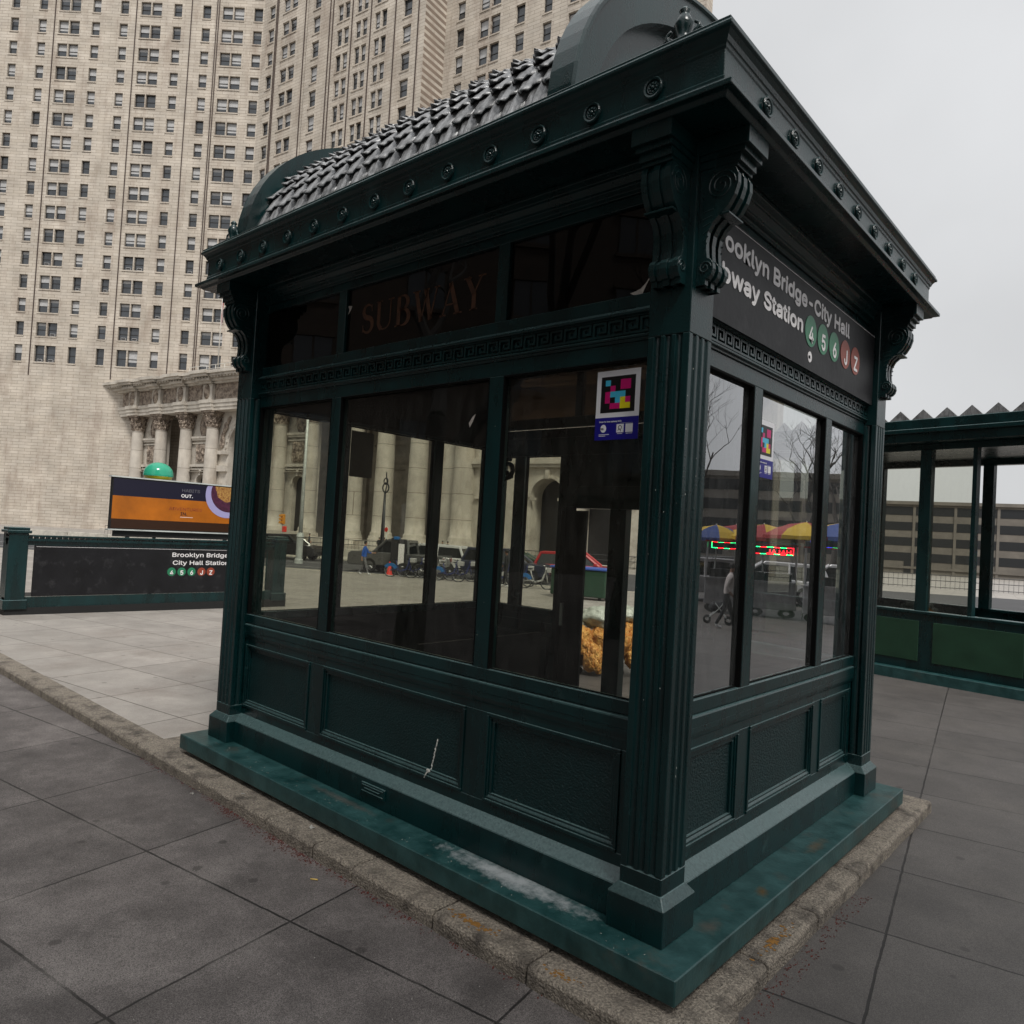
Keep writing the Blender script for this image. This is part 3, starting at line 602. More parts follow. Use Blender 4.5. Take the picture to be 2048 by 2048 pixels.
# cornice ring
def ring(mb, prof, cap=True):
    vs = []; n = len(prof)
    for o, z in prof: vs += [(-L-o, -o, z), (o, -o, z), (o, W+o, z), (-L-o, W+o, z)]
    fs = []
    for i in range(n if cap else n-1):
        j = (i+1) % n
        for k in range(4): fs.append((i*4+k, i*4+(k+1) % 4, j*4+(k+1) % 4, j*4+k))
    mb.add(vs, fs)
mb = MB()
ring(mb, [(.0, 4.102), (.27, 4.102), (.285, 4.122), (.322, 4.124), (.322, 4.150), (.300, 4.164), (.256, 4.196), (.250, 4.202), (.250, 4.222), (.244, 4.226), (.244, 4.355), (.250, 4.360), (.250, 4.376), (.258, 4.384), (.266, 4.404), (.282, 4.424), (.296, 4.430), (.296, 4.446), (.284, 4.462), (.284, 4.476), (.20, 4.500), (-.02, 4.535), (-.02, 4.2)])
mb.build('cornice', 'green', K, bevel=.003)
def rosette(fn):
    mb = MB(fn)
    # ring, cup and petals; local (a, b) in the plane, c outward
    n = 20
    for (R, r, c0) in ((.047, .008, .012), (.030, .005, .010)):
        pts = [(R*math.cos(2*PI*i/n), R*math.sin(2*PI*i/n), c0) for i in range(n+1)]; mb.tube(pts, r, 5, cap=False)
    vs = [(0, 0, .010)]+[(.05*math.cos(2*PI*i/n), .05*math.sin(2*PI*i/n), .004) for i in range(n)]+[(.052*math.cos(2*PI*i/n), .052*math.sin(2*PI*i/n), -.002) for i in range(n)]
    mb.add(vs, [(0, 1+i, 1+(i+1) % n) for i in range(n)]+[(1+i, 1+(i+1) % n, 21+(i+1) % n, 21+i) for i in range(n)])
    for k in range(8):
        a = 2*PI*k/8; mb.sphere((.021*math.cos(a), .021*math.sin(a), .010), .0085, 4)
    mb.sphere((0, 0, .014), .010, 5)
    return mb
ra = rosette(lambda a, b, c: (a, -c, b)).build('rosette', 'green', K, loc=(-4.634+.375, -.246, 4.292))
def rcopy(src, loc, rz=0):
    c = src.copy(); COL.objects.link(c); c.parent = K; c.location = loc; c.rotation_euler.z = rz; return c
for i in range(13):
    if i != 1: rcopy(ra, (-4.634+.375*i, -.246, 4.292))
for i in range(13): rcopy(ra, (-4.634+.375*i, W+.246, 4.292), PI)
for i in range(9): rcopy(ra, (.246, .233+.378*i, 4.292), PI/2)
for i in range(9): rcopy(ra, (-L-.246, .233+.378*i, 4.292), -PI/2)
# barrel roof of overlapping pointed lead shingles
CY = W/2
def ell(t, a, b, z0=4.52):  # t 0..PI from the front eave over the top
    return (CY-a*math.cos(t), z0+b*max(0.0, math.sin(t))**.92)
mb = MB(); rows_ = 28; TW = .215; XR = -.80; nx = int((L+XR-.36)/TW)+1; x0_ = -L+.18; TW = (L+XR-.36)/nx
base = []
for i in range(41):
    base.append(ell(PI*i/40, 1.70, 1.24, 4.50))
mb.prism(base, -L+.14, XR-.14, 'x', 0)
for r in range(rows_):
    t0 = PI*(r/rows_)
    front = t0 < PI/2
    for c in range(-1, nx):
        xc = x0_+(c+.5+(.5 if r % 2 else 0))*TW
        if xc < x0_-.02 or xc > XR-.16: continue
        # tip hangs toward the nearer eave
        if front: ta, tb = t0+PI/rows_*1.62, t0-PI/rows_*.18
        else: ta, tb = t0-PI/rows_*.62, t0+PI/rows_*1.18
        NU, NV = 12, 5; vs = []
        jx = random.uniform(-.004, .004); jl = random.uniform(-.05, .05)
        for j in range(NV+1):
            v = j/NV
            for i in range(NU+1):
                u = i/NU*2-1
                vv = v*(1-.30*abs(u)**1.2+jl)
                t = ta+(tb-ta)*vv; y, z = ell(max(0.0, min(PI, t)), 1.72, 1.26, 4.505)
                y2, z2 = ell(max(0.0, min(PI, t))+.01, 1.72, 1.26, 4.505); y1, z1 = ell(max(0, min(PI, t))-.01, 1.72, 1.26, 4.505) if t > .01 else (y, z)
                ny, nz_ = -(z2-z1), (y2-y1); ln = math.hypot(ny, nz_) or 1
                hgt = .007+.031*v+.014*v*math.cos(u*PI*1.0)+.009*math.cos(u*PI*3+.5*math.sin(5*v+r*2+c))*(.4+v)+(.018 if v > .85 else 0)*(1-abs(u))
                # gather the sides together like folded cloth
                xx = xc+jx+u*TW*.53*(1-.10*v)
                vs.append((xx, y+ny/ln*hgt, z+nz_/ln*hgt))
        fs = [(j*(NU+1)+i, j*(NU+1)+i+1, (j+1)*(NU+1)+i+1, (j+1)*(NU+1)+i) for j in range(NV) for i in range(NU)]
        mb.add(vs, fs)
o = mb.build('shingle_roof', 'lead', K, smooth=True, recalc=False)
so_ = o.modifiers.new('thick', 'SOLIDIFY'); so_.thickness = .007; so_.offset = 0
# arched rims at both ends
for xa, xb in ((-L-.02, -L+.16), (XR-.16, XR+.02)):
    mb = MB(); N = 40
    outer = [ell(PI*i/N, 1.88, 1.47, 4.50) for i in range(N+1)]; inner = [ell(PI*i/N, 1.66, 1.20, 4.50) for i in range(N+1)]
    vs = [(xa, y, z) for y, z in outer]+[(xb, y, z) for y, z in outer]+[(xa, y, z) for y, z in inner]+[(xb, y, z) for y, z in inner]
    n = N+1; fs = []
    for i in range(N): fs += [(i, i+1, n+i+1, n+i), (2*n+i, 3*n+i, 3*n+i+1, 2*n+i+1), (i, 2*n+i, 2*n+i+1, i+1), (n+i, n+i+1, 3*n+i+1, 3*n+i)]
    fs += [(0, n, 3*n, 2*n), (N, 2*n+N, 3*n+N, n+N)]
    mb.add(vs, fs)
    xm = xa if xa < -1 else xb
    tp = [ell(PI*i/N, 1.86, 1.45, 4.50) for i in range(N+1)]
    mb.tube([(xm, y, z) for y, z in tp], .022, 6)
    # gable infill
    mb.prism(inner, (xa+xb)/2-.01, (xa+xb)/2+.01, 'x')
    mb.build('arched_gable', 'green', K)
mb = MB(); mb.add([(XR, .02, 4.50), (.0, .02, 4.50), (0, W-.02, 4.50), (XR, W-.02, 4.50), (XR, .5, 4.78), (-.45, .5, 4.66), (-.45, W-.5, 4.66), (XR, W-.5, 4.78)], [(0, 1, 5, 4), (1, 2, 6, 5), (2, 3, 7, 6), (4, 5, 6, 7), (0, 3, 2, 1), (0, 4, 7, 3)])
mb.build('low_roof', 'lead', K)
# anthemion ornaments on the cornice corners
def finial():
    mb = MB()
    mb.lathe([(.05, 0), (.055, .02), (.03, .04), (.04, .09), (.052, .12), (.034, .16), (.02, .18), (.03, .195), (.012, .215), (.0, .22)], n=12)
    for s in (-1, 1):
        pts = [(s*(.04+.05*math.sin(t*2.6)), -.01, .02+.13*t*(1-.3*t)) for t in [i/8 for i in range(9)]]
        mb.tube(pts, [.016-.001*i for i in range(9)], 6)
        mb.torus((s*.085, -.01, .045), .028, .009, 12, 5)
    return mb
f0 = finial().build('finial', 'green', K, smooth=True, loc=(-L+.03, -.16, 4.50))
for (x, y, rz) in ((-.03, -.16, 0), (-.03, W+.16, 0), (-L+.03, W+.16, 0)): rcopy(f0, (x, y, 4.50), rz)
mb = MB()
for i in range(9):
    for s in (0,): mb.box(-L-.25+.02, -L-.25+.05, .3+i*.36, .33+i*.36, 4.47, 4.51); mb.box(.21, .24, .3+i*.36, .33+i*.36, 4.47, 4.505)
mb.build('cornice_stud', 'green', K)

# sign board over the right side windows
side = F['side']
sb = MB(side); sb.box(.262, W-.262, .040, .056, 3.268, 3.862)
sign = sb.build('sign_board', 'black_sign', K)
edge = MB(side); edge.box(.262, W-.262, .0385, .0402, 3.848, 3.851); edge.build('sign_border_line', 'white_sign', sign)
pl = lambda u0, z0, d=.0395: (lambda a, b, c: (u0+a, d-c, z0+b))
def fit_text(body, u0, u1, z0, cap, mi, bold=.018):
    # measure, then scale horizontally so that the line runs u0..u1
    t = MB(); wd = t.text(body, 1, lambda a, b, c: (a, b, c), bold=bold)
    hs_ = [v[1] for v in t.v]; 
    size = cap/.73
    return size, (u1-u0)/(wd*size)
tb = MB(side)
size, sx = fit_text('Brooklyn Bridge-City Hall', .075, 2.72, 3.684, .142, 0)
def measure(body, bold=.018):
    t = MB(); return t.text(body, 1, lambda a, b, c: (a, b, c), bold=bold)
size = .142/.73
wB = measure('Bridge-City Hall')-measure('H')*0
# letters run from the B of Bridge at u=1.10 to the H of Hall at u=2.25
w1_ = measure('Bridge-City l')-measure('l'); sx1 = (2.25-1.10)/(w1_*size)
tb.text('Bridge-City Hall', size, pl(1.095, 3.684), 0, .045, sx1); tb.build('lettering', 'white_sign', sign); tb = MB(side)
w0_ = (measure('Brooklyn l')-measure('l'))*size*sx1
tb.text('Brooklyn', size, pl(1.095-w0_, 3.684), 0, .045, sx1); tb.build('lettering', 'white_sign', sign); tb = MB(side)
w2_ = measure('Station'); sx2 = (1.632-.972)/(w2_*size)
tb.text('Station', size, pl(.970, 3.499), 0, .045, sx2); tb.build('lettering', 'white_sign', sign); tb = MB(side)
w3_ = (measure('Subway l')-measure('l'))*size*sx2
tb.text('Subway', size, pl(.970-w3_, 3.499), 0, .045, sx2)
tb.build('lettering', 'white_sign', sign)
def disc(mb, fn, cu, cz, r, c0, c1, n=32, mi=0):
    mb.cur = mi; vs = [(cu+r*math.cos(2*PI*i/n), cz+r*math.sin(2*PI*i/n)) for i in range(n)]
    V = [fn(a, b, c0) for a, b in vs]+[fn(a, b, c1) for a, b in vs]
    mb.add(V, [tuple(range(n)), tuple(range(n, 2*n))]+[(i, (i+1) % n, n+(i+1) % n, n+i) for i in range(n)])
def bullets(root, fn, items, r, dz=0):
    for ch, cu, cz, col in items:
        mb = MB(); disc(mb, fn, cu, cz, r, 0, .003); b = mb.build('route_bullet', col, root)
        t = MB(); wd = measure(ch, .03); s_ = r*1.42/.73
        t.text(ch, s_, lambda a, b_, c: fn(cu-wd*s_/2+a, cz-r*.70+b_, .0035+c), 0, .03); t.build('route_letter', 'white_sign', b)
sfn = lambda a, b, c: side(a, .0395-c, b)
bullets(sign, sfn, (('4', 1.786, 3.54, 'g_bullet'), ('5', 2.03, 3.54, 'g_bullet'), ('6', 2.272, 3.54, 'g_bullet'), ('J', 2.53, 3.54, 'r_bullet'), ('Z', 2.775, 3.54, 'r_bullet')), .109)
# round emblem under the bullets
mb = MB(); disc(mb, sfn, 1.79, 3.361, .038, 0, .002, 24, 0)
t = MB(); mb.text('m', .05, lambda a, b, c: sfn(1.762+a, 3.348+b, .0022+c), 1, .03)
mb.build('round_emblem', ['white_sign', 'black_sign'], sign)

# SUBWAY in old serif letters on the middle transom
def ribbon(mb, pts, ws, fn):
    n = len(pts); Lf = []; Rt = []
    for i, (x, y) in enumerate(pts):
        a = pts[max(0, i-1)]; b = pts[min(n-1, i+1)]; dx, dy = b[0]-a[0], b[1]-a[1]; ln = math.hypot(dx, dy) or 1
        wd = ws[i] if isinstance(ws, (list, tuple)) else ws
        Lf.append(fn(x-dy/ln*wd/2, y+dx/ln*wd/2)); Rt.append(fn(x+dy/ln*wd/2, y-dx/ln*wd/2))
    mb.add(Lf+Rt, [(i, i+1, n+i+1, n+i) for i in range(n-1)])
def serif_word(mb, x0, z0, H, width, place):
    T, t_ = .155, .05
    def arc(cx, cy, rx, ry, a0, a1, n=14): return [(cx+rx*math.cos(a0+(a1-a0)*i/n), cy+ry*math.sin(a0+(a1-a0)*i/n)) for i in range(n+1)]
    def rect(x0_, x1_, y): return ([(x0_, y), (x1_, y)], .045)
    g = {}
    s1 = arc(.30, .75, .22, .22, .35, PI*1.5, 12); s2 = arc(.30, .27, .24, .25, PI*.5, -PI*.9, 12)
    g['S'] = (.62, [(s1[:-1]+s2[1:], [.05+.12*math.sin(PI*i/24)**2 for i in range(len(s1[:-1]+s2[1:]))]), ([(.50, .72), (.50, .95)], .03), ([(.07, .05), (.07, .30)], .03)])
    g['U'] = (.86, [([(.16, 1), (.16, .35)]+arc(.43, .30, .27, .28, PI, PI*1.35, 5), T), (arc(.43, .30, .29, .28, PI*1.35, 2*PI, 8)+[(.72, 1)], t_), rect(.03, .32, .98), rect(.60, .86, .98)])
    g['B'] = (.74, [([(.18, 0), (.18, 1)], T), ([(.1, .98), (.35, .98)]+arc(.36, .76, .22, .22, PI/2, -PI/2, 10)+[(.2, .54)], [.045, .045]+[.045+.11*math.sin(PI*i/10) for i in range(11)]+[.045]), ([(.2, .53), (.38, .53)]+arc(.38, .275, .27, .26, PI/2, -PI/2, 10)+[(.1, .02)], [.045, .045]+[.045+.12*math.sin(PI*i/10) for i in range(11)]+[.045]), rect(.03, .3, .02)])
    g['W'] = (1.14, [([(.14, 1), (.40, 0)], T), ([(.40, 0), (.62, .95)], t_), ([(.56, 1), (.80, 0)], T), ([(.80, 0), (1.04, 1)], t_), rect(0, .32, .98), rect(.48, .72, .98), rect(.92, 1.16, .98)])
    g['A'] = (.84, [([(.10, 0), (.42, 1)], t_), ([(.38, 1), (.72, 0)], T), ([(.20, .33), (.60, .33)], .045), rect(0, .24, .02), rect(.56, .88, .02)])
    g['Y'] = (.80, [([(.14, 1), (.42, .48)], T), ([(.42, .48), (.70, 1)], t_), ([(.42, 0), (.42, .5)], T), rect(0, .30, .98), rect(.56, .84, .98), rect(.27, .57, .02)])
    tot = sum(g[c][0]+.07 for c in 'SUBWAY'); k = width/tot; x = x0
    for ch in 'SUBWAY':
        wd, st = g[ch]
        for pts, ws in st: ribbon(mb, pts, ws, lambda a, b, x=x: place(x+a*k, z0+b*H))
        x += (wd+.07)*k
bb = MB(); bb.box(m1+.13, m2-.0, .134, .140, 3.40, 3.89); board = bb.build('transom_board', 'beige_board', K)
mb = MB(); serif_word(mb, -2.96, 3.515, .232, 1.36, lambda a, b: (a, .1235, b)); mb.build('serif_lettering', 'gold', board, recalc=False)
# torn scraps of paper left on the transoms and panes
def scrap(pts, mt='paper'):
    mb = MB(F['front']); n = len(pts); mb.add([(x, .1225, z) for x, z in pts]+[(x, .1240, z) for x, z in pts], [tuple(range(n)), tuple(range(n, 2*n))]+[(i, (i+1) % n, n+(i+1) % n, n+i) for i in range(n)])
    return mb.build('paper_scrap', mt, K)
scrap([(-3.155, 3.775), (-3.10, 3.765), (-3.115, 3.735), (-3.15, 3.70), (-3.135, 3.74)])
scrap([(-.455, 3.41), (-.42, 3.415), (-.385, 3.425), (-.35, 3.455), (-.315, 3.50), (-.35, 3.44), (-.375, 3.39), (-.42, 3.392)])
def scrap2(key, pts, d=.1345, mt='paper'):
    mb = MB(F[key]); n = len(pts); mb.add([(x, d, z) for x, z in pts]+[(x, d+.001, z) for x, z in pts], [tuple(range(n)), tuple(range(n, 2*n))]+[(i, (i+1) % n, n+(i+1) % n, n+i) for i in range(n)])
    return mb.build('paper_scrap', mt, K)
scrap2('front', [(-1.70, 2.74), (-1.67, 2.78), (-1.64, 2.80), (-1.66, 2.755), (-1.69, 2.71)])
for i, (u, z, s_) in enumerate([(.30, 2.93, .020), (.335, 2.905, .028), (.38, 2.915, .026), (.36, 2.88, .012), (.355, 2.955, .012), (.40, 2.955, .012), (.455, 2.845, .013), (.45, 2.80, .012), (.455, 2.76, .010), (.43, 2.715, .025), (.45, 2.69, .02), (.405, 2.69, .012), (.39, 2.66, .018), (.445, 2.655, .010)]):
    scrap2('side', [(u+s_*math.cos(a)*random.uniform(.7, 1.2), z+s_*.9*math.sin(a)*random.uniform(.7, 1.2)) for a in [2*PI*k/7 for k in range(7)]])

# scan stickers on the glass
def sticker(fn, loc_u, loc_z, S_=.293):
    # fn(a, b, c): a across, b up, c outward. S_ = width
    sx = S_/.293
    b0 = MB(); q = lambda a, b, c=0: fn(loc_u+a*sx, loc_z+b*sx, c)
    def rect(mb, a0, a1, b0_, b1, c, mi=0):
        mb.cur = mi; mb.add([q(a0, b0_, c), q(a1, b0_, c), q(a1, b1, c), q(a0, b1, c), q(a0, b0_, c-.0012), q(a1, b0_, c-.0012), q(a1, b1, c-.0012), q(a0, b1, c-.0012)], [(0, 1, 2, 3), (7, 6, 5, 4), (0, 1, 5, 4), (1, 2, 6, 5), (2, 3, 7, 6), (3, 0, 4, 7)])
    rect(b0, 0, .293, 0, .397, .0012, 0); root = b0.build('window_sticker', 'st_white', K)
    c = MB(); rect(c, .031, .262, .125+.028, .397-.035, .0020, 0)
    g0u, g0z, w_, h_ = .031, .153, .231, .209
    cx = lambda i: g0u+w_*(.13+.148*i); cz = lambda j: g0z+h_*(.10+.160*j)
    def cell(i0, i1, j0, j1, mi): rect(c, cx(i0), cx(i1), cz(j0), cz(j1), .0028, mi)
    cell(0, 1, 4, 5, 2); cell(3, 5, 3.3, 5, 1); cell(1, 2, 3, 4, 1); cell(0, 1, 1, 3, 1); cell(1, 4, 2, 3, 2); cell(2, 3, 1, 2, 2); cell(1, 3, 0, 1, 1); cell(3, 4, 0, 2, 3); cell(4, 5, 0, 1, 3); cell(4, 5, 1, 2, 1)
    c.build('colour_code', ['st_black', 'st_mag', 'st_cyan', 'st_yel'], root)
    bl = MB(); rect(bl, 0, .293, -.004, .125, .0020, 0); blue = bl.build('blue_footer', 'st_blue', root)
    t = MB(); t.text('Scan for live subway info', .0165, lambda a, b, c_: q(.030+a, .097+b, .003+c_), 0, .03, 1.12, .0004)
    for k in range(3): rect(t, .172, .172+.045+.02*k, .0885-.0*k, .0895, .003) if k == 2 else None
    n = 20
    mc = [q(.060+.020*math.cos(2*PI*i/n), .062+.023*math.sin(2*PI*i/n), .003) for i in range(n)]; t.add(mc, [tuple(range(n))])
    rect(t, .030, .100, .026, .029, .003); rect(t, .030, .075, .018, .021, .003)
    rect(t, .150, .198, .036, .084, .003); rect(t, .210, .258, .036, .084, .003); rect(t, .156, .190, .028, .031, .003); rect(t, .214, .256, .028, .031, .003)
    t.cur = 1; t.text('m', .026, lambda a, b, c_: q(.046+a, .054+b, .0034+c_), 1, .04, 1, .0004)
    rect(t, .036, .050, .060, .064, .0036, 1)
    pts = [(.174+.011*math.cos(a), .064+.011*math.sin(a)) for a in [2*PI*i/14 for i in range(15)]]; ribbon(t, pts, .0035, lambda a, b: q(a, b, .0036))
    ribbon(t, [(.159, .048), (.168, .054), (.170, .060)], .004, lambda a, b: q(a, b, .0036)); ribbon(t, [(.176, .053), (.179, .041)], .004, lambda a, b: q(a, b, .0036))
    t.build('footer_print', ['st_white', 'st_black'], blue, recalc=False)
    return root
sticker(lambda a, b, c: (a, .1359-c, b), -.655, 2.585)
sticker(lambda a, b, c: (-.1359+c, a, b), 1.196, 2.475, .275)
# back of the same kind of sticker seen through the far end glass
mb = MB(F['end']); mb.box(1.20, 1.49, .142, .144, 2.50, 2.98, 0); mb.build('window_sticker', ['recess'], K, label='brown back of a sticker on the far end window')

# foundry plate and white dripping
mb = MB(F['front']); mb.box(-2.476, -2.209, .020, .036, .076, .152); mb.box(-2.462, -2.223, .014, .022, .132, .140); mb.box(-2.462, -2.223, .014, .022, .090, .098); mb.box(-2.43, -2.26, .012, .022, .112, .120)
mb.build('maker_plate', 'green', K, bevel=.003)
mb = MB(F['front']); z = .585; u = -1.815; random.seed(3)
pts = []
while z > .345: pts.append((u+random.uniform(-.004, .004), .1325, z)); z -= .012; u -= .0028
mb.tube(pts, [.0028+.004*abs(math.sin(i*1.3)) for i in range(len(pts))], 5)
mb.sphere((-1.872, .112, .362), .016, 6, sc_=(1.2, .5, .8)); mb.tube([(-1.875, .105, .352), (-1.885, .098, .33), (-1.895, .100, .312)], .005, 5)
mb.build('white_dripping', 'drip', K)
random.seed(41); mb = MB()
for i in range(26):
    u = random.uniform(-L+.3, -.02); z = random.uniform(.02, 3.3); s_ = random.uniform(.001, .003); d = .133 if .36 < z < .8 else .1085
    if z > .98: 
        u = random.choice([random.uniform(-.24, -.005)]*3+[m2+random.uniform(.01, .11), m1+random.uniform(.01, .11)]); d = -.001 if u > -.25 else .097
    mb.sphere((u, d, z), s_, 4, sc_=(1, .3, random.uniform(1, 2.2)))
for i in range(8): mb.sphere((.001, random.uniform(.005, .24), random.uniform(.3, 3.3)), random.uniform(.0015, .004), 4, sc_=(.3, 1, 1.6))
o = mb.build('paint_specks', 'drip', K); o['kind'] = 'stuff'
# rust at the foot of the right wall and worn corner
mb = MB()
for i in range(60):
    z = random.uniform(.19, .72)*random.random()**.6+.16; mb.sphere((-.10+random.uniform(-.006, .012), CW+.005+random.uniform(0, .035)*(1.2-z), z), random.uniform(.006, .016), 4, sc_=(.5, 1, 1.5))
mb.build('rust_patch', 'rust', K)
random.seed(11)

# ------------------------------------------------------------------ twin kiosk facing the right side (seen mirrored in the panes)
def mirror_dir(px, py=1080):
    d = fw+rt*((px-1024)/FPX)-up*((py-1024)/FPX); return Vector((-d.x, d.y, d.z)).normalized()
VC = Vector((-.272-CAM.x, CAM.y, CAM.z))
def matp(px, py, dist):   # point whose mirror image in the right side panes falls on pixel (px, py)
    d = mirror_dir(px, py); k = dist/math.hypot(d.x, d.y); return VC+d*k
def at(px, py, dist):
    d = fw+rt*((px-1024)/FPX)-up*((py-1024)/FPX); k = dist/math.hypot(d.x, d.y); return CAM+d*k
def onroad(px, n):         # ground point at road distance n under pixel column px
    d = fw+rt*((px-1024)/FPX); d2 = Vector((d.x, d.y)); k = n/d2.dot(RN); x, y = CAM.x+d2.x*k, CAM.y+d2.y*k; return (x, y, gz(x, y))
SH = thing('glazed_shelter', 'green glazed shelter with a flat roof and zigzag cresting, seen through the right side panes', 'shelter', (-5.04, 12.7, gz(-3, 13)), math.radians(-12))
sw, sd_ = 5.6, 3.0
mb = MB(); mb.box(-.2, sw+.2, -.2, sd_+.2, -.05, .22); mb.build('base', 'slab', SH, bevel=.01)
for (a, b, c, d) in ((0, sw, 0, .12), (0, sw, sd_-.12, sd_), (0, .12, .12, sd_-.12), (sw-.12, sw, .12, sd_-.12)):
    mb = MB(); mb.box(a, b, c, d, .22, 1.25); mb.build('low_wall', 'green', SH)
    mb = MB(); mb.box(a-.03, b+.03, c-.03, d+.03, 1.25, 1.31); mb.build('ledge', 'green', SH, bevel=.01)
for a, b in ((.35, 1.75), (2.0, 3.6), (3.85, 5.3)):
    mb = MB(); mb.box(a, b, -.012, 0, .38, 1.12); mb.build('wall_panel', 'bin', SH, bevel=.005)
for yy in (0, sd_-.22):
    for a, w2 in ((0, .26), (.88, .07), (1.22, .2), (2.35, .07), (3.5, .2), (4.4, .07), (sw-.26, .26)):
        mb = MB(); mb.box(a, a+w2, yy+.01, yy+.16, 1.31, 4.3); mb.build('post', 'green', SH)
mb = MB(); mb.box(0, sw, .02, .2, 4.3, 4.42); mb.box(0, sw, sd_-.2, sd_-.02, 4.3, 4.42); mb.box(-.3, sw+.3, -.3, sd_+.3, 4.42, 4.58); mb.box(-.36, sw+.36, -.36, sd_+.36, 4.58, 4.66); mb.box(-.3, sw+.3, -.3, sd_+.3, 4.66, 4.84); mb.build('flat_roof', 'green', SH, bevel=.01)
mb = MB()
for i in range(15):
    x = -.25+i*.41; mb.prism([(x, 4.84), (x+.38, 4.84), (x+.20, 5.02)], -.28, -.24, 'y')
mb.build('zigzag_cresting', 'lead', SH)
for a, b in ((.26, .88), (.95, 1.22), (1.42, 2.35), (2.42, 3.5), (3.7, 4.4)):
    mb = MB(); mb.box(a, b, .07, .078, 1.31, 4.3); mb.build('window_pane', 'glass', SH)

# ------------------------------------------------------------------ granite kerb under the kiosk
mb = MB(); random.seed(5)
def stone(x0, x1, y0, y1, zt):
    j = lambda: random.uniform(-.0045, .0045); g = .006
    nx_ = 5; vs = []; 
    for i in range(nx_+1):
        x = x0+g+(x1-x0-2*g)*i/nx_
        vs += [(x, y0+j(), zt-.02+j()*.5), (x, y0+.022+j(), zt+j()*.5), (x, y1, zt+j()*.3), (x, y1, -.32), (x, y0+j(), -.32)]
    fs = []
    for i in range(nx_):
        for k in range(5): fs.append((i*5+k, i*5+(k+1) % 5, (i+1)*5+(k+1) % 5, (i+1)*5+k))
    fs += [(0, 1, 2, 3, 4), tuple(nx_*5+k for k in range(5))[::-1]]
    return vs, fs
xs = [-16, -14.8, -13.9, -12.6, -11.5, -10.6, -9.3, -8.4, -7.3, -6.4, -5.35, -4.05, -3.02, -2.42, -1.98, -1.22, -.52, .42]
for a, b in zip(xs, xs[1:]):
    vs, fs = stone(a, b, -.40, .05 if a > -5.4 else -.14, -.168); mb.add(vs, fs)
ys = [-.02, .55, 1.3, 2.1, 2.9, 4.2]
for a, b in zip(ys, ys[1:]):
    vs, fs = stone(a, b, -.35, .1, -.168); mb.add([(-y, x, z) for x, y, z in vs], fs)
vs, fs = stone(-.3, 4.2, -.35, .1, -.168); mb.add([(-L+y, x, z) for x, y, z in vs], fs)
tag(mb.build('kerb', 'stone_kerb', bevel=.006), 'low granite kerb stones under the kiosk slab', kind='structure')
mb = MB()
for (cx, cy, w_, n) in ((-.98, -.31, .16, 120), (-.35, -.33, .10, 50), (.30, .78, .05, 90)):
    for i in range(n):
        a = random.uniform(0, 2*PI); r = abs(random.gauss(0, .5)); x, y = cx+w_*r*math.cos(a)*1.2, cy+.045*r*math.sin(a)
        if (cx, cy) == (.30, .78): x, y = .28+.04*r*math.cos(a), cy+.28*r*math.sin(a)
        s_ = random.uniform(.003, .011); mb.sphere((x, y, -.1675), s_, 3, sc_=(1.3, 1, .12))
tag(mb.build('ochre_stain', 'ochre'), 'ochre stain flecks on the kerb stones', kind='stuff')
# debris along the foot of the kerb
random.seed(9); mb = MB()
def chip(x, y, s_, z=None):
    a = random.uniform(0, PI); z = gz(x, y)+.002 if z is None else z
    dx, dy = math.cos(a)*s_, math.sin(a)*s_; ex, ey = -dy*.5, dx*.5; h = random.uniform(.001, s_*.8)
    mb.add([(x-dx, y-dy, z), (x+ex, y+ey, z+h*.4), (x+dx, y+dy, z+h), (x-ex, y-ey, z)], [(0, 1, 2, 3)])
for i in range(2600):
    x = random.uniform(-5.2, -.4); dens = .25+1.2*math.exp(-((x+2.75)/.45)**2)+.9*math.exp(-((x+3.55)/.25)**2)+.5*math.exp(-((x+1.6)/.3)**2)
    if random.random() > dens/1.6 or random.random() < .35*(abs(math.sin(x*9)) > .8): continue
    chip(x, -.405-abs(random.gauss(0, .018+.02*dens)), random.uniform(.003, .010))
for i in range(260): chip(random.uniform(.36, .46), random.uniform(-.1, 2), random.uniform(.003, .010))
tag(mb.build('fallen_berries', 'leaf', recalc=False), 'dark red leaf and berry litter along the foot of the kerb', kind='stuff')
mb = MB()
for i in range(420):
    x, y = random.uniform(-5, .2), random.uniform(-2.2, -.42); chip(x, y, random.uniform(.0015, .005))
for i in range(60): chip(random.uniform(-4.5, .1), random.uniform(-.2, -.06), random.uniform(.002, .006), .001)
for (x, y, s_) in ((-4.05, -.47, .022), (-2.65, -.26, .03), (-3.55, -.30, .02)): chip(x, y, s_, -.166 if y > -.4 else None); chip(x+.012, y+.006, s_*.8, -.164 if y > -.4 else None)
tag(mb.build('grit', 'chip', recalc=False), 'pale grit and crumbs scattered on the paving', kind='stuff')
mb = MB(); P_ = Vector((-2.17, -.575, gz(-2, -.5)+.006)); mb.tube([P_, P_+Vector((.040, .028, 0))], .0045, 8)
b_ = mb.build('cigarette_butt', 'butt', smooth=True); tag(b_, 'yellow cigarette butt on the paving joint', 'cigarette butt')

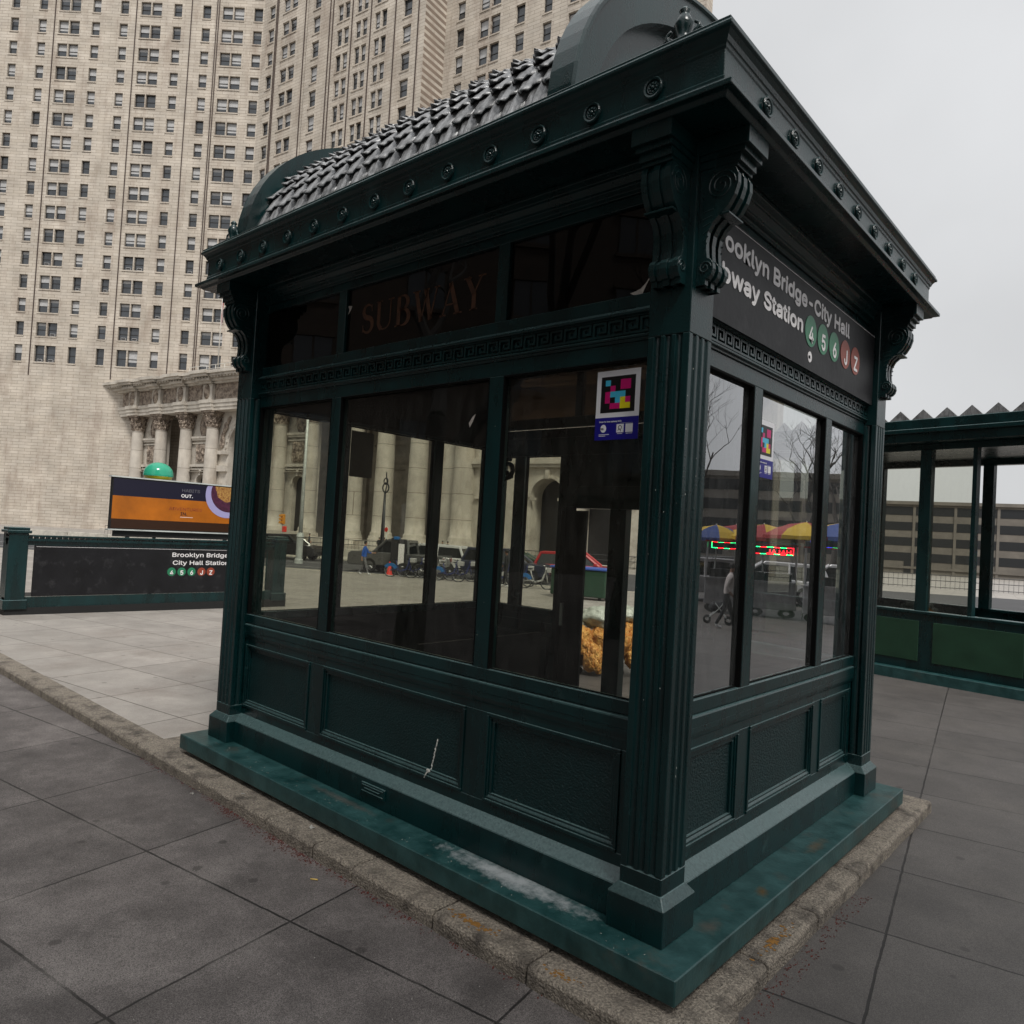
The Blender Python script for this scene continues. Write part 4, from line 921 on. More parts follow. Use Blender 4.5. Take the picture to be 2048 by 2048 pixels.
# ------------------------------------------------------------------ low stair entrance on the left, with a billboard on top
XE = -16.2
E_ = thing('stair_entrance', 'low green subway stair entrance with black station sign, left of the kiosk', 'stair entrance', (XE, 7.69, gz(XE, 6)))
g0 = gz(XE, 6); ef = lambda y, o, z: (o, y-7.69, z-g0)     # y world, o outward (+X), z world
mb = MB(ef); mb.box(1.2, 7.75, -3.0, .10, g0-.1, -.17); mb.build('stone_base', 'black', E_)
mb = MB(ef); mb.box(1.2, 7.70, -.12, .06, -.17, .05); mb.box(1.2, 7.70, -.10, .02, 1.15, 1.24); mb.box(1.2, 7.7, -.14, .07, 1.24, 1.29)
for i in range(58): mb.box(1.25+i*.112, 1.31+i*.112, -.10, .05, 1.29, 1.33)
mb.box(1.2, 7.7, -.12, .08, 1.33, 1.365); mb.build('railing', 'green', E_)
for yy in (7.33, 1.2):
    mb = MB(ef); mb.box(yy, yy+.36, -.30, .10, -.17, 1.40); mb.box(yy-.04, yy+.40, -.34, .14, -.2, .0); mb.box(yy-.04, yy+.40, -.34, .14, 1.40, 1.46); mb.box(yy-.01, yy+.37, -.31, .11, 1.46, 1.52); mb.build('corner_post', 'green', E_, bevel=.01)
mb = MB(ef)
for i in range(5): mb.tube([(6.40+i*.2, -.05, .1), (6.40+i*.2, -.05, 1.15)], .02, 6)
mb.build('balusters', 'green', E_)
mb = MB(ef); mb.box(1.7, 6.28, -.02, .05, .06, 1.15); sg = mb.build('sign_board', 'black_sign', E_)
tb = MB(ef); mb = MB(ef); mb.box(1.72, 6.26, .0505, .053, 1.118, 1.124); mb.build('sign_border_line', 'white_sign', sg)
pe = lambda u0, z0: (lambda a, b, c: (u0+a, .051+c, z0+b))
k1 = (6.051-5.47)/(measure('Bridge')*size)
tb.text('Bridge-', size, pe(5.455, .94), 0, .018, k1); tb.build('lettering', 'white_sign', sg); tb = MB(ef); tb.text('Brooklyn', size, pe(5.455-(measure('Brooklyn l')-measure('l'))*size*k1, .94), 0, .018, k1); tb.build('lettering', 'white_sign', sg); tb = MB(ef)
wS = measure('City Hall Station')*size*k1; tb.text('City Hall Station', size, pe(6.06-wS, .748), 0, .018, k1)
tb.build('lettering', 'white_sign', sg)
bullets(sg, lambda a, b, c: ef(a, .051+c, b), (('4', 4.62, .577, 'g_bullet'), ('5', 4.865, .577, 'g_bullet'), ('6', 5.11, .577, 'g_bullet'), ('J', 5.362, .577, 'r_bullet'), ('Z', 5.60, .577, 'r_bullet')), .103)
B_ = thing('billboard', 'food advertisement board with a bowl on orange and navy, above the station sign', 'billboard', (XE, 6.35, 1.57))
bf = lambda y, o, z: (o-.1, y-6.35, z-1.57)
mb = MB(bf); mb.box(3.2, 6.42, -.12, .0, 1.55, 2.76); mb.box(3.3, 6.35, -.10, -.04, 1.385, 1.55); mb.build('back_panel', 'black', B_)
mb = MB(bf); mb.box(3.16, 6.46, -.14, .03, 2.76, 2.79); mb.box(3.16, 6.46, -.14, .03, 1.53, 1.56); mb.box(6.42, 6.46, -.14, .03, 1.56, 2.76); mb.build('edge_frame', 'steel', B_)
mb = MB(bf); mb.box(3.22, 6.40, .0, .006, 2.335, 2.74); mb.build('navy_field', 'navy_ad', B_)
mb = MB(bf); mb.box(3.22, 6.40, .0, .006, 1.80, 2.335); mb.build('orange_field', 'orange_ad', B_)
mb = MB(bf); mb.box(3.22, 6.40, .0, .006, 1.58, 1.80); mb.build('brown_field', 'darkad', B_)
bw = MB(); dd = lambda c0, c1: (lambda a, b, c: bf(min(a, 6.40), c0+(c1-c0)*(c > .5), min(b, 2.74)))
disc(bw, dd(.006, .009), 5.99, 2.53, .585, 0, 1, 48); bo = bw.build('bowl_picture', 'lav', B_)
bw = MB(); disc(bw, dd(.009, .011), 6.03, 2.58, .485, 0, 1, 48); bw.build('beans_picture', 'plum', bo)
bw = MB(); V = [(6.0+.34*math.cos(a)*(1+.08*math.sin(5*a)), 2.66+.30*math.sin(a)*(1+.06*math.sin(7*a+1))) for a in [2*PI*i/40 for i in range(40)]]
bw.add([bf(min(a, 6.4), .0125, min(b, 2.74)) for a, b in V], [tuple(range(40))]); bw.build('rice_picture', 'rice', bo)
pb_ = lambda u0, z0, d=.0065: (lambda a, b, c: (u0+a, d+c, z0+b))
tb = MB(bf)
sH = .105/.73; kH = (5.255-4.80)/(measure('HABITS', 0)*sH); tb.text('HABITS', sH, pb_(4.80, 2.535), 1, 0, kH)
kO = (5.08-4.79)/(measure('OUT.', .03)*sH); tb.text('OUT.', sH, pb_(4.79, 2.40), 0, .03, kO)
tb.build('headline', ['white_sign', 'grey_print'], B_)
tb = MB(bf); wN = measure('ADVENTURES', 0)*sH*kH*1.02; tb.text('ADVENTURES', sH, pb_(5.34-wN, 2.07), 0, 0, kH*1.02); tb.text('IN.', sH, pb_(4.80, 1.955), 1, .02, kH); tb.box(4.80, 5.12, .0065, .008, 1.905, 1.915, 2)
tb.build('second_line', ['r_bullet', 'navy_ad', 'white_sign'], B_)
mb = MB(bf)
for yy in (3.6, 6.0): mb.box(yy, yy+.07, -.13, -.05, 1.30, 1.56)
mb.build('support', 'black', B_)
# globe lamp behind the billboard
GL = thing('globe_lamp', 'round subway globe lamp, green above and yellow below, over the billboard', 'lamp', (XE-.6, 4.42, g0))
mb = MB(); mb.lathe([(.07, 0), (.07, .3), (.045, .4), (.04, 2.95), (.09, 3.0), (.12, 3.06), (.0, 3.07)], n=14); mb.build('post', 'green', GL, smooth=True)
mb = MB(); c_ = 3.21; mb.lathe([(.16, c_-.13), (.27, c_-.10), (.33, c_+.03)], n=24, mi=0); mb.build('lower_globe', 'globe_y', GL, smooth=True)
mb = MB(); mb.lathe([(.34, c_+.03), (.345, c_+.07)]+[(.34*math.cos(a), c_+.09+.29*math.sin(a)) for a in [PI/2*i/10 for i in range(11)]], n=24); mb.build('upper_globe', 'globe_g', GL, smooth=True)

# ------------------------------------------------------------------ civic tower
P0 = Vector((-116.913, 58.662, 0)); aA = math.atan2(-.664, -.748); aC = math.atan2(.139, .990)
dC = Vector((.990, .139, 0)); oC = Vector((.139, -.990, 0)); dA = Vector((-.748, -.664, 0))
T = thing('civic_tower', 'huge beige limestone office tower on a colonnaded base, behind the plaza', 'tower', P0)
fA = lambda s, o, z: (s, o, z); fC = lambda s, o, z: (s, -o, z)
random.seed(21)
def window_mesh(w_, h_, variant):
    mb = MB(); t = .07
    mb.box(-w_/2, -w_/2+t, -.06, .06, 0, h_, 0); mb.box(w_/2-t, w_/2, -.06, .06, 0, h_); mb.box(-w_/2+t, w_/2-t, -.06, .06, 0, t); mb.box(-w_/2+t, w_/2-t, -.06, .06, h_-t, h_); mb.box(-w_/2+t, w_/2-t, -.05, .07, h_*.48-.04, h_*.48+.04)
    if variant % 4 == 3: 
        mb.cur = 2; mb.box(-w_/2+t, w_/2-t, -.03, .0, h_*.50, h_-t)
        mb.cur = 1; mb.box(-w_/2+t, w_/2-t, -.03, .0, t, h_*.48)
    elif variant % 4 == 2:
        mb.cur = 2; mb.box(-w_/2+t, w_/2-t, -.03, .0, h_*.30, h_-t); mb.cur = 1; mb.box(-w_/2+t, w_/2-t, -.03, .0, t, h_*.30)
    elif variant % 4 == 1:
        mb.cur = 1; mb.box(-w_/2+t, w_/2-t, -.03, .0, t, h_*.78); mb.cur = 2; mb.box(-w_/2+t, w_/2-t, -.03, .0, h_*.78, h_-t)
    else: mb.cur = 1; mb.box(-w_/2+t, w_/2-t, -.03, .0, t, h_-t)
    if variant == 4: mb.cur = 2; mb.box(-w_*.28, w_*.18, .0, .35, t, .5); mb.cur = 0; mb.box(-w_*.26, w_*.16, .35, .36, t+.06, .44)
    return mb
WM = {}
def win_mesh(w_, h_, v):
    k = (round(w_, 2), round(h_, 2), v)
    if k not in WM:
        o = window_mesh(w_, h_, v).build('window', ['winframe', 'winglass', 'blind']); WM[k] = o.data; bpy.data.objects.remove(o)
    return WM[k]
wins = []   # (priority, fn-side, s, o, z, w, h)
def wall(fn, side_, s0, s1, z0, z1, cols_, floors, o=0, depth=1.2):
    mb = MB(fn); cols_ = sorted(cols_)
    edges = [s0]+[v for c in cols_ for v in c]+[s1]
    for i in range(0, len(edges), 2): mb.box(edges[i], edges[i+1], o-depth, o, z0, z1)
    for a, b in cols_:
        zz = z0
        for (fz0, fz1) in floors:
            mb.box(a, b, o-depth, o-.004, zz, fz0); zz = fz1
            mb.box(a-.08, b+.08, o, o+.10, fz0-.22, fz0)
            wins.append((side_, (a+b)/2, o-.42, fz0, b-a, fz1-fz0))
        mb.box(a, b, o-depth, o-.004, zz, z1)
    return mb
flA = [(25.5, 29.2)]+[(34.77-4.048*0+4.048*k-4.048*1+.0, 37.15+4.048*k-4.048) for k in range(0, 20)]
flA = [(26.3, 29.15)]+[(30.75+4.05*k, 33.1+4.05*k) for k in range(0, 20)]
cA = [(.22, 1.72), (3.45, 5.22), (5.42, 7.18), (9.2, 10.6)]
s_ = 14.2
while s_ < 60:
    cA += [(s_, s_+1.4), (s_+3.5, s_+5.2), (s_+5.4, s_+7.1), (s_+9.2, s_+10.6)]; s_ += 14
wall(fA, 'A', -.3, 62, -3, 114, cA, flA).build('tower_wall', 'stone', T, rotz=aA)
flB = [(z+.0-.65, z+1.75) for z in [27.0+4.05*k for k in range(0, 21)]]
wall(fC, 'C', -.3, 11.6, -3, 114, [(1.47, 2.97), (5.2, 6.85), (7.15, 8.8)], flB, o=0).build('tower_wall', 'stone', T, rotz=aC)
flC = [(z, z+2.75) for z in [27.75+4.05*k for k in range(0, 21)]]
wall(fC, 'C', 12.3, 37.8, -3, 114, [(13.55, 15.2), (19.35, 20.5), (20.85, 22.0), (23.5, 24.6), (24.9, 26.0), (27.6, 28.7), (29.0, 30.1), (33.4, 35.1)], flC, o=.5, depth=6).build('tower_wall', 'stone', T, rotz=aC)
wall(fC, 'C', 37.6, 78, -3, 114, [(40.0, 41.4), (44.2, 45.8), (46.2, 47.8), (50.5, 52), (55, 56.4), (59, 60.5), (61, 62.5), (66, 67.5), (71, 72.5)], flC, o=-4, depth=2).build('tower_wall', 'stone', T, rotz=aC)
mb = MB(fC); mb.box(11.5, 12.4, -1.5, -.4, -3, 114); mb.build('recess_wall', 'stone', T, rotz=aC)
mb = MB(fC)
for z in [29+4.05*k for k in range(20)]: mb.box(11.75, 12.1, -.41, -.38, z, z+2.2)
mb.build('slit_windows', 'winglass', T, rotz=aC)
mb = MB(fA)
for s_ in (7.78, 8.12, 22.0, 36.0, 50.0, 2.5+10): mb.box(s_-.07, s_+.07, 0, .12, 24, 114)
mb.build('downpipe', 'pipe', T, rotz=aA)
mb = MB(fC)
for s_ in (3.55, 3.9, 11.0): mb.box(s_-.07, s_+.07, 0, .12, 24, 114)
for s_ in (17.6, 18.3, 22.7, 26.8, 31.9, 36.5): mb.box(s_-.07, s_+.07, .5, .62, 24, 114)
mb.build('downpipe', 'pipe', T, rotz=aC)
# windows: the hundred that show in the photograph as parts, the rest as one part
def wpos(sd_, s, o, z):
    return (P0+dA*s+Vector((.664, -.748, 0))*o+Vector((0, 0, z))) if sd_ == 'A' else (P0+dC*s+oC*o+Vector((0, 0, z)))
cand = []
for wn in wins:
    p = wpos(*wn[:4]); q = proj(p)
    if q is None: continue
    x, y = q; roofy = 480-(x-440)*.52 if x > 440 else 2000
    inside = 364 < x < 900 and 184 < y < min(roofy, 760)
    near = -40 <= x <= 1400 and -90 <= y < 1000
    if inside or near: cand.append((0 if inside else 1, abs(x-600)+abs(y-400), wn, p))
cand.sort(key=lambda c: (c[0], c[1]))
rest = MB()
for i, (_, _, (sd_, s, o, z, w_, h_), p) in enumerate(cand):
    v = random.choice([0, 1, 1, 2, 2, 3, 3, 3]); v = 4 if (z < 46 and random.random() < .2) else v
    me = win_mesh(w_, h_, v); rz = aA if sd_ == 'A' else aC+PI
    if i < 100:
        ob = bpy.data.objects.new('window', me); COL.objects.link(ob); ob.parent = T; ob.location = p-P0; ob.rotation_euler.z = rz
    else:
        mt_ = Matrix.Translation(p-P0)@Matrix.Rotation(rz, 4, 'Z')
        off = len(rest.v); rest.v += [tuple(mt_@vv.co) for vv in me.vertices]; rest.f += [tuple(k+off for k in pp.vertices) for pp in me.polygons]; rest.m += [pp.material_index for pp in me.polygons]
if rest.v:
    o = rest.build('windows', ['winframe', 'winglass', 'blind'], T, recalc=False); o['kind'] = 'stuff'

# the colonnaded base, 10 m in front of the tower wall
PB = oC*10
pf = lambda s, o, z: (s, -o, z)
def pbuild(mb, name, mt, smooth=False, bevel=0, par=T): 
    o = mb.build(name, mt, par, smooth=smooth, bevel=bevel, loc=PB, rotz=aC); return o
ZG = -2.4
def arch_poly(s0, s1, z0, z1, c, r, sp_, n=24):
    return [(s0, z0), (c-r, z0), (c-r, sp_)]+[(c-r*math.cos(PI*i/n), sp_+r*math.sin(PI*i/n)) for i in range(1, n)]+[(c+r, sp_), (c+r, z0), (s1, z0), (s1, z1), (s0, z1)]
def arch_wall(s0, s1, z0, z1, c, r, sp_, o0, o1, mt='stone_trim'):
    poly = arch_poly(s0, s1, z0, z1, c, r, sp_); mb = MB(); n = len(poly)
    vs = [pf(s, o0, z) for s, z in poly]+[pf(s, o1, z) for s, z in poly]
    mb.add(vs, [(i, (i+1) % n, n+(i+1) % n, n+i) for i in range(n)]+[tuple(range(n)), tuple(range(n, 2*n))]); pbuild(mb, 'podium_wall', mt)
def arch_ring(c, r, sp_, o, wd=.7, key=True, n=26):
    mb = MB(); vs = []
    for rr in (r, r+wd):
        for dd_ in (0, .22):
            for i in range(n+1): a = PI*i/n; vs.append(pf(c-rr*math.cos(a), o+dd_, sp_+rr*math.sin(a)))
    k = n+1; fs = []
    for i in range(n): fs += [(i, i+1, k+i+1, k+i), (2*k+i, 3*k+i, 3*k+i+1, 2*k+i+1), (k+i, k+i+1, 3*k+i+1, 3*k+i)]
    mb.add(vs, fs)
    mb.fn = pf
    if key: mb.box(c-wd*.55, c+wd*.55, o, o+.5, sp_+r-.1, sp_+r+wd+.5)
    pbuild(mb, 'arch_ring', 'stone_trim')
# body behind everything
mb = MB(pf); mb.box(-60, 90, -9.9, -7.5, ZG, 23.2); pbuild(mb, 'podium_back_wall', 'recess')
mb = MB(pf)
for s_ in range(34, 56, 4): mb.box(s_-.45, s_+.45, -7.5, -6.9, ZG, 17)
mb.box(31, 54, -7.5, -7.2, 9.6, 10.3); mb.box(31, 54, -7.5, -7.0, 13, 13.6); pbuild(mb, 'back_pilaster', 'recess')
mb = MB(pf)
for (a, b, z0, z1, o1) in ((-60, 90, 17.7, 18.2, 1.0), (-60, 90, 18.2, 18.75, 1.12), (-60, 90, 18.75, 19.25, 1.25), (-60, 90, 21.7, 22.0, 1.4), (-60, 90, 22.0, 22.35, 1.9), (-60, 90, 22.55, 22.9, 2.6), (-60, 90, 22.9, 23.35, 2.9)): mb.box(a, b, -7.5, o1, z0, z1)
mb.box(-60, 90, -7.5, 1.6, 22.35, 22.55)
cols_s = [-35.5, -28.6, -12.4, -5.5, 1.4, 8.26, 24.1, 30.7, 39.3, 44.4, 49.9]
for c_ in cols_s+[56.2, 66, 78]:
    for (z0, z1, o1, hw) in ((17.7, 18.2, 1.5, 1.35), (18.2, 18.75, 1.62, 1.4), (18.75, 19.25, 1.75, 1.5), (21.7, 22.0, 1.9, 1.5), (22.0, 22.35, 2.4, 1.7), (22.35, 22.55, 2.1, 1.55), (22.55, 22.9, 3.1, 1.9), (22.9, 23.35, 3.4, 2.1)): mb.box(c_-hw, c_+hw, .5, o1, z0, z1)
i = -60.0
while i < 90: mb.box(i, i+.35, 1.9, 2.5, 22.36, 22.54); i += .75
pbuild(mb, 'podium_cornice', 'stone_trim')
mb = MB(pf); mb.box(-60, 90, -7.5, .85, 19.25, 21.7); pbuild(mb, 'carved_frieze', 'stone_dark')
for c_ in cols_s+[56.2, 66, 78]:
    mb = MB(pf); mb.box(c_-1.15, c_+1.15, .8, 1.35, 19.25, 21.7); pbuild(mb, 'frieze_block', 'stone_trim')
for c_ in cols_s:
    mb = MB(); mb.lathe([(0, .35), (.45, .30), (.7, .16), (.78, .0)], n=20, axis='y', sx=.9, sy=1.5); mb.v = [pf(x+c_-.1, y+1.35, z+20.5) for x, y, z in mb.v]; pbuild(mb, 'shield', 'stone_dark', smooth=True)
# columns
def column(c_, r=1.02, o=.0):
    mb = MB(); prof = [(r*1.35, ZG), (r*1.35, .15), (r*1.25, .2), (r*1.28, .45), (r*1.12, .6), (r*1.16, .85), (r*1.02, 1.05)]+[(r*(1-.13*(t**1.8)), 1.05+14.2*t) for t in [k/8 for k in range(9)]]
    mb.lathe(prof, n=28); mb.v = [pf(x+c_, y+o, z) for x, y, z in mb.v]; col_ = pbuild(mb, 'podium_column', 'stone_col', smooth=True)
    mb = MB(); q = .87*r
    mb.lathe([(q*1.08, 15.2), (q*1.1, 15.35), (q*1.0, 15.4), (q*1.02, 16.2), (q*1.15, 16.9), (q*1.45, 17.35), (q*1.2, 17.4)], n=28)
    for row, (zz, hh, n_) in enumerate(((15.4, .95, 10), (15.9, 1.05, 10))):
        for k in range(n_):
            a = 2*PI*(k+.5*row)/n_; R = q*(1.06+.05*row)
            for j in range(4):
                t = j/3; mb.sphere(((R+.28*t*t)*math.cos(a), (R+.28*t*t)*math.sin(a), zz+hh*(.2+.75*t)), .20-.03*j, 4, sc_=(1, 1, 1.3))
    for k in range(4):
        a = PI/4+PI/2*k; mb.sphere((q*1.55*math.cos(a), q*1.55*math.sin(a), 17.15), .30, 5)
    mb.v = [pf(x+c_, y+o, z) for x, y, z in mb.v]; mb.fn = pf
    mb.box(c_-q*1.5, c_+q*1.5, o-q*1.5, o+q*1.5, 17.4, 17.7)
    cp_ = mb.build('capital', 'stone_dark', T, smooth=False, loc=PB, rotz=aC)
for c_ in cols_s: column(c_, 1.22 if c_ in (44.4, 49.9) else 1.02)
# relief bays between paired columns
for (a, b) in ((1.4, 8.26), (24.1, 30.7), (-12.4, -5.5), (-35.5, -28.6)):
    c_ = (a+b)/2+.0
    arch_wall(a, b, ZG, 17.7, c_+.1, 1.25, 6.85, -1.6, -.9)
    arch_ring(c_+.1, 1.25, 6.85, -.9, .3, True)
    mb = MB(pf); mb.box(a+.9, b-.9, -.9, -.45, 13.45, 13.75); mb.box(a+.9, b-.9, -.9, -.3, 13.75, 14.05); mb.box(a+.9, b-.9, -.9, -.6, 12.95, 13.1); pbuild(mb, 'string_course', 'stone_trim'); mb = MB(pf)
    mb.box(a+.9, b-.9, -.9, -.35, 9.3, 9.7); mb.box(a+.9, b-.9, -.9, -.5, 8.85, 9.05); mb.box(a+.9, b-.9, -.9, -.2, 8.55, 8.6)
    pbuild(mb, 'string_course', 'stone_trim')
    mb = MB(pf); mb.box(c_-1.45, c_+1.45, -.9, -.62, 10.1, 12.8)
    for i in range(26): mb.sphere((c_+random.uniform(-1.2, 1.2), -.6, random.uniform(10.3, 12.6)), random.uniform(.15, .38), 5, sc_=(.7, .6, 1.5))
    pbuild(mb, 'relief_panel', 'stone_dark')
    mb = MB(); mb.lathe([(0, .42), (.45, .36), (.72, .2), (.8, .1), (.86, .22), (.98, .22), (1.02, .0)], n=28, axis='y', sx=1, sy=1.65); mb.v = [pf(x+c_, y-.9, z+15.7) for x, y, z in mb.v]
    pbuild(mb, 'medallion', 'stone_dark', smooth=True)
    mb = MB(pf); mb.box(c_-1.3, c_+1.5, -1.8, -1.62, ZG, 8.3); pbuild(mb, 'dark_window', 'winframe')
# great arch between the pairs
for (a, b) in ((8.26, 24.1), (-28.6, -12.4)):
    c_ = (a+b)/2
    arch_wall(a, b, ZG, 17.7, c_, 4.95, 11.75, -3.2, -.9); arch_ring(c_, 4.95, 11.75, -.9, .85, False); mb = MB(pf); mb.box(c_-5.2, c_+5.2, -7.4, -7.2, ZG, 17); pbuild(mb, 'dark_opening', 'office')
    mb = MB(pf)
    for k in range(17):
        an = PI*(k+.5)/17; mb.box(c_-5.3*math.cos(an)-.14, c_-5.3*math.cos(an)+.14, -.7, -.5, 11.75+5.3*math.sin(an)-.14, 11.75+5.3*math.sin(an)+.14)
    for sgn in (-1, 1):
        for (z0, z1, e) in ((11.2, 11.75, .35), (8.6, 9.5, .3)): mb.box(c_+sgn*6.3-1.4, c_+sgn*6.3+1.4, -.9, -.9+e+.2, z0, z1)
    pbuild(mb, 'impost', 'stone_trim')
    mb = MB()
    for sgn in (-1, 1):
        for k in range(16):
            t = k/15; mb.sphere((c_+sgn*(6.4-1.5*t*t)+random.uniform(-.3, .3), .75, 12.6+4.0*t+random.uniform(-.2, .2)), .55-.2*t, 5, sc_=(.8, .4, 1.2))
    mb.v = [(x, y, z) for x, y, z in mb.v]; pbuild(mb, 'winged_figure', 'stone_dark')
# right hand part: big pier and lower arches
mb = MB(pf); mb.box(53.9, 57.3, -4, .2, ZG, 17.7); pbuild(mb, 'podium_wall', 'stone_col')
column(57.0, 1.3, .1)
mb = MB(pf); mb.box(58, 80, -2.7, -2.55, ZG, 8.6); pbuild(mb, 'dark_opening', 'bronze')
arch_wall(58.2, 65.95, ZG, 17.7, 61.2, 2.05, 5.8, -2.5, -.2); arch_ring(61.2, 2.05, 5.8, -.2, .35)
arch_wall(65.95, 71.2, ZG, 17.7, 68.25, 2.1, 5.9, -2.5, -.2); arch_ring(68.25, 2.1, 5.9, -.2, .35)
arch_wall(71.2, 79.5, ZG, 17.7, 74.6, 2.4, 5.9, -2.5, -.2); arch_ring(74.6, 2.4, 5.9, -.2, .35)
mb = MB(pf); mb.box(57.9, 80, -.2, .25, 9.15, 9.5); mb.box(57.9, 80, -.2, .45, 9.5, 9.8); mb.box(57.9, 80, -.2, .3, 9.8, 10.1)
for s_ in (63.75, 71.0, 78.9): mb.box(s_-.75, s_+.75, -.2, .15, ZG, 9.15); mb.box(s_-.85, s_+.85, -.2, .25, ZG, .4)
for s_ in (59.0, 66.5, 70.0, 63.0): mb.box(s_-.35, s_+.35, -.2, .12, 5.55, 5.85)
pbuild(mb, 'pilaster', 'stone_trim')
mb = MB(pf); mb.box(-60, 31.9, -1.0, .9, ZG, -.2); mb.box(-60, 56, -.8, 1.5, ZG, -.9); mb.box(-60, 90, -7.4, 2.2, ZG, -1.35)
mb.box(31.9, 54, -3, .8, ZG, -.2); mb.box(22, 31.9, -1, 1.35, -.25, .35); mb.box(-2, 9.6, -1, 1.35, -.25, .35); pbuild(mb, 'plinth', 'stone_trim')
# roof railing
mb = MB(pf)
for z in (23.95, 24.5): mb.tube([(3.5, 1.5, z), (60, 1.5, z)], .06, 5)
s_ = 3.5
while s_ < 60: mb.tube([(s_, 1.5, 23.3), (s_, 1.5, 24.5)], .06, 5); s_ += 2.2
pbuild(mb, 'roof_railing', 'white_rail')
fp = P0+PB+dC*9.9+oC*1.0
FP_ = thing('flagpole', 'white flagpole with a striped flag on the roof of the colonnade', 'flagpole', fp+Vector((0, 0, 23.3)))
mb = MB(); mb.tube([(0, 0, 0), (0, 0, 9), (0, 0, 13.6)], [.11, .08, .05], 8); mb.sphere((0, 0, 13.7), .12, 5); mb.build('pole', 'white_rail', FP_, smooth=True)
mb = MB(); NV = 22
for j in range(NV):
    for i in range(6):
        f_ = lambda i, j: (-.1+.16*i*math.cos(.9)+.1*math.sin(i*1.9+j*.35), .05*math.sin(i*2+j*.5), 13.3-.26*j-.10*i)
        mb.cur = 2 if (j < 8 and i < 3) else (0 if i % 2 == 0 else 1)
        mb.add([f_(i, j), f_(i+1, j), f_(i+1, j+1), f_(i, j+1)], [(0, 1, 2, 3)])
mb.build('flag', ['flagr', 'flagw', 'flagb'], FP_, recalc=False)

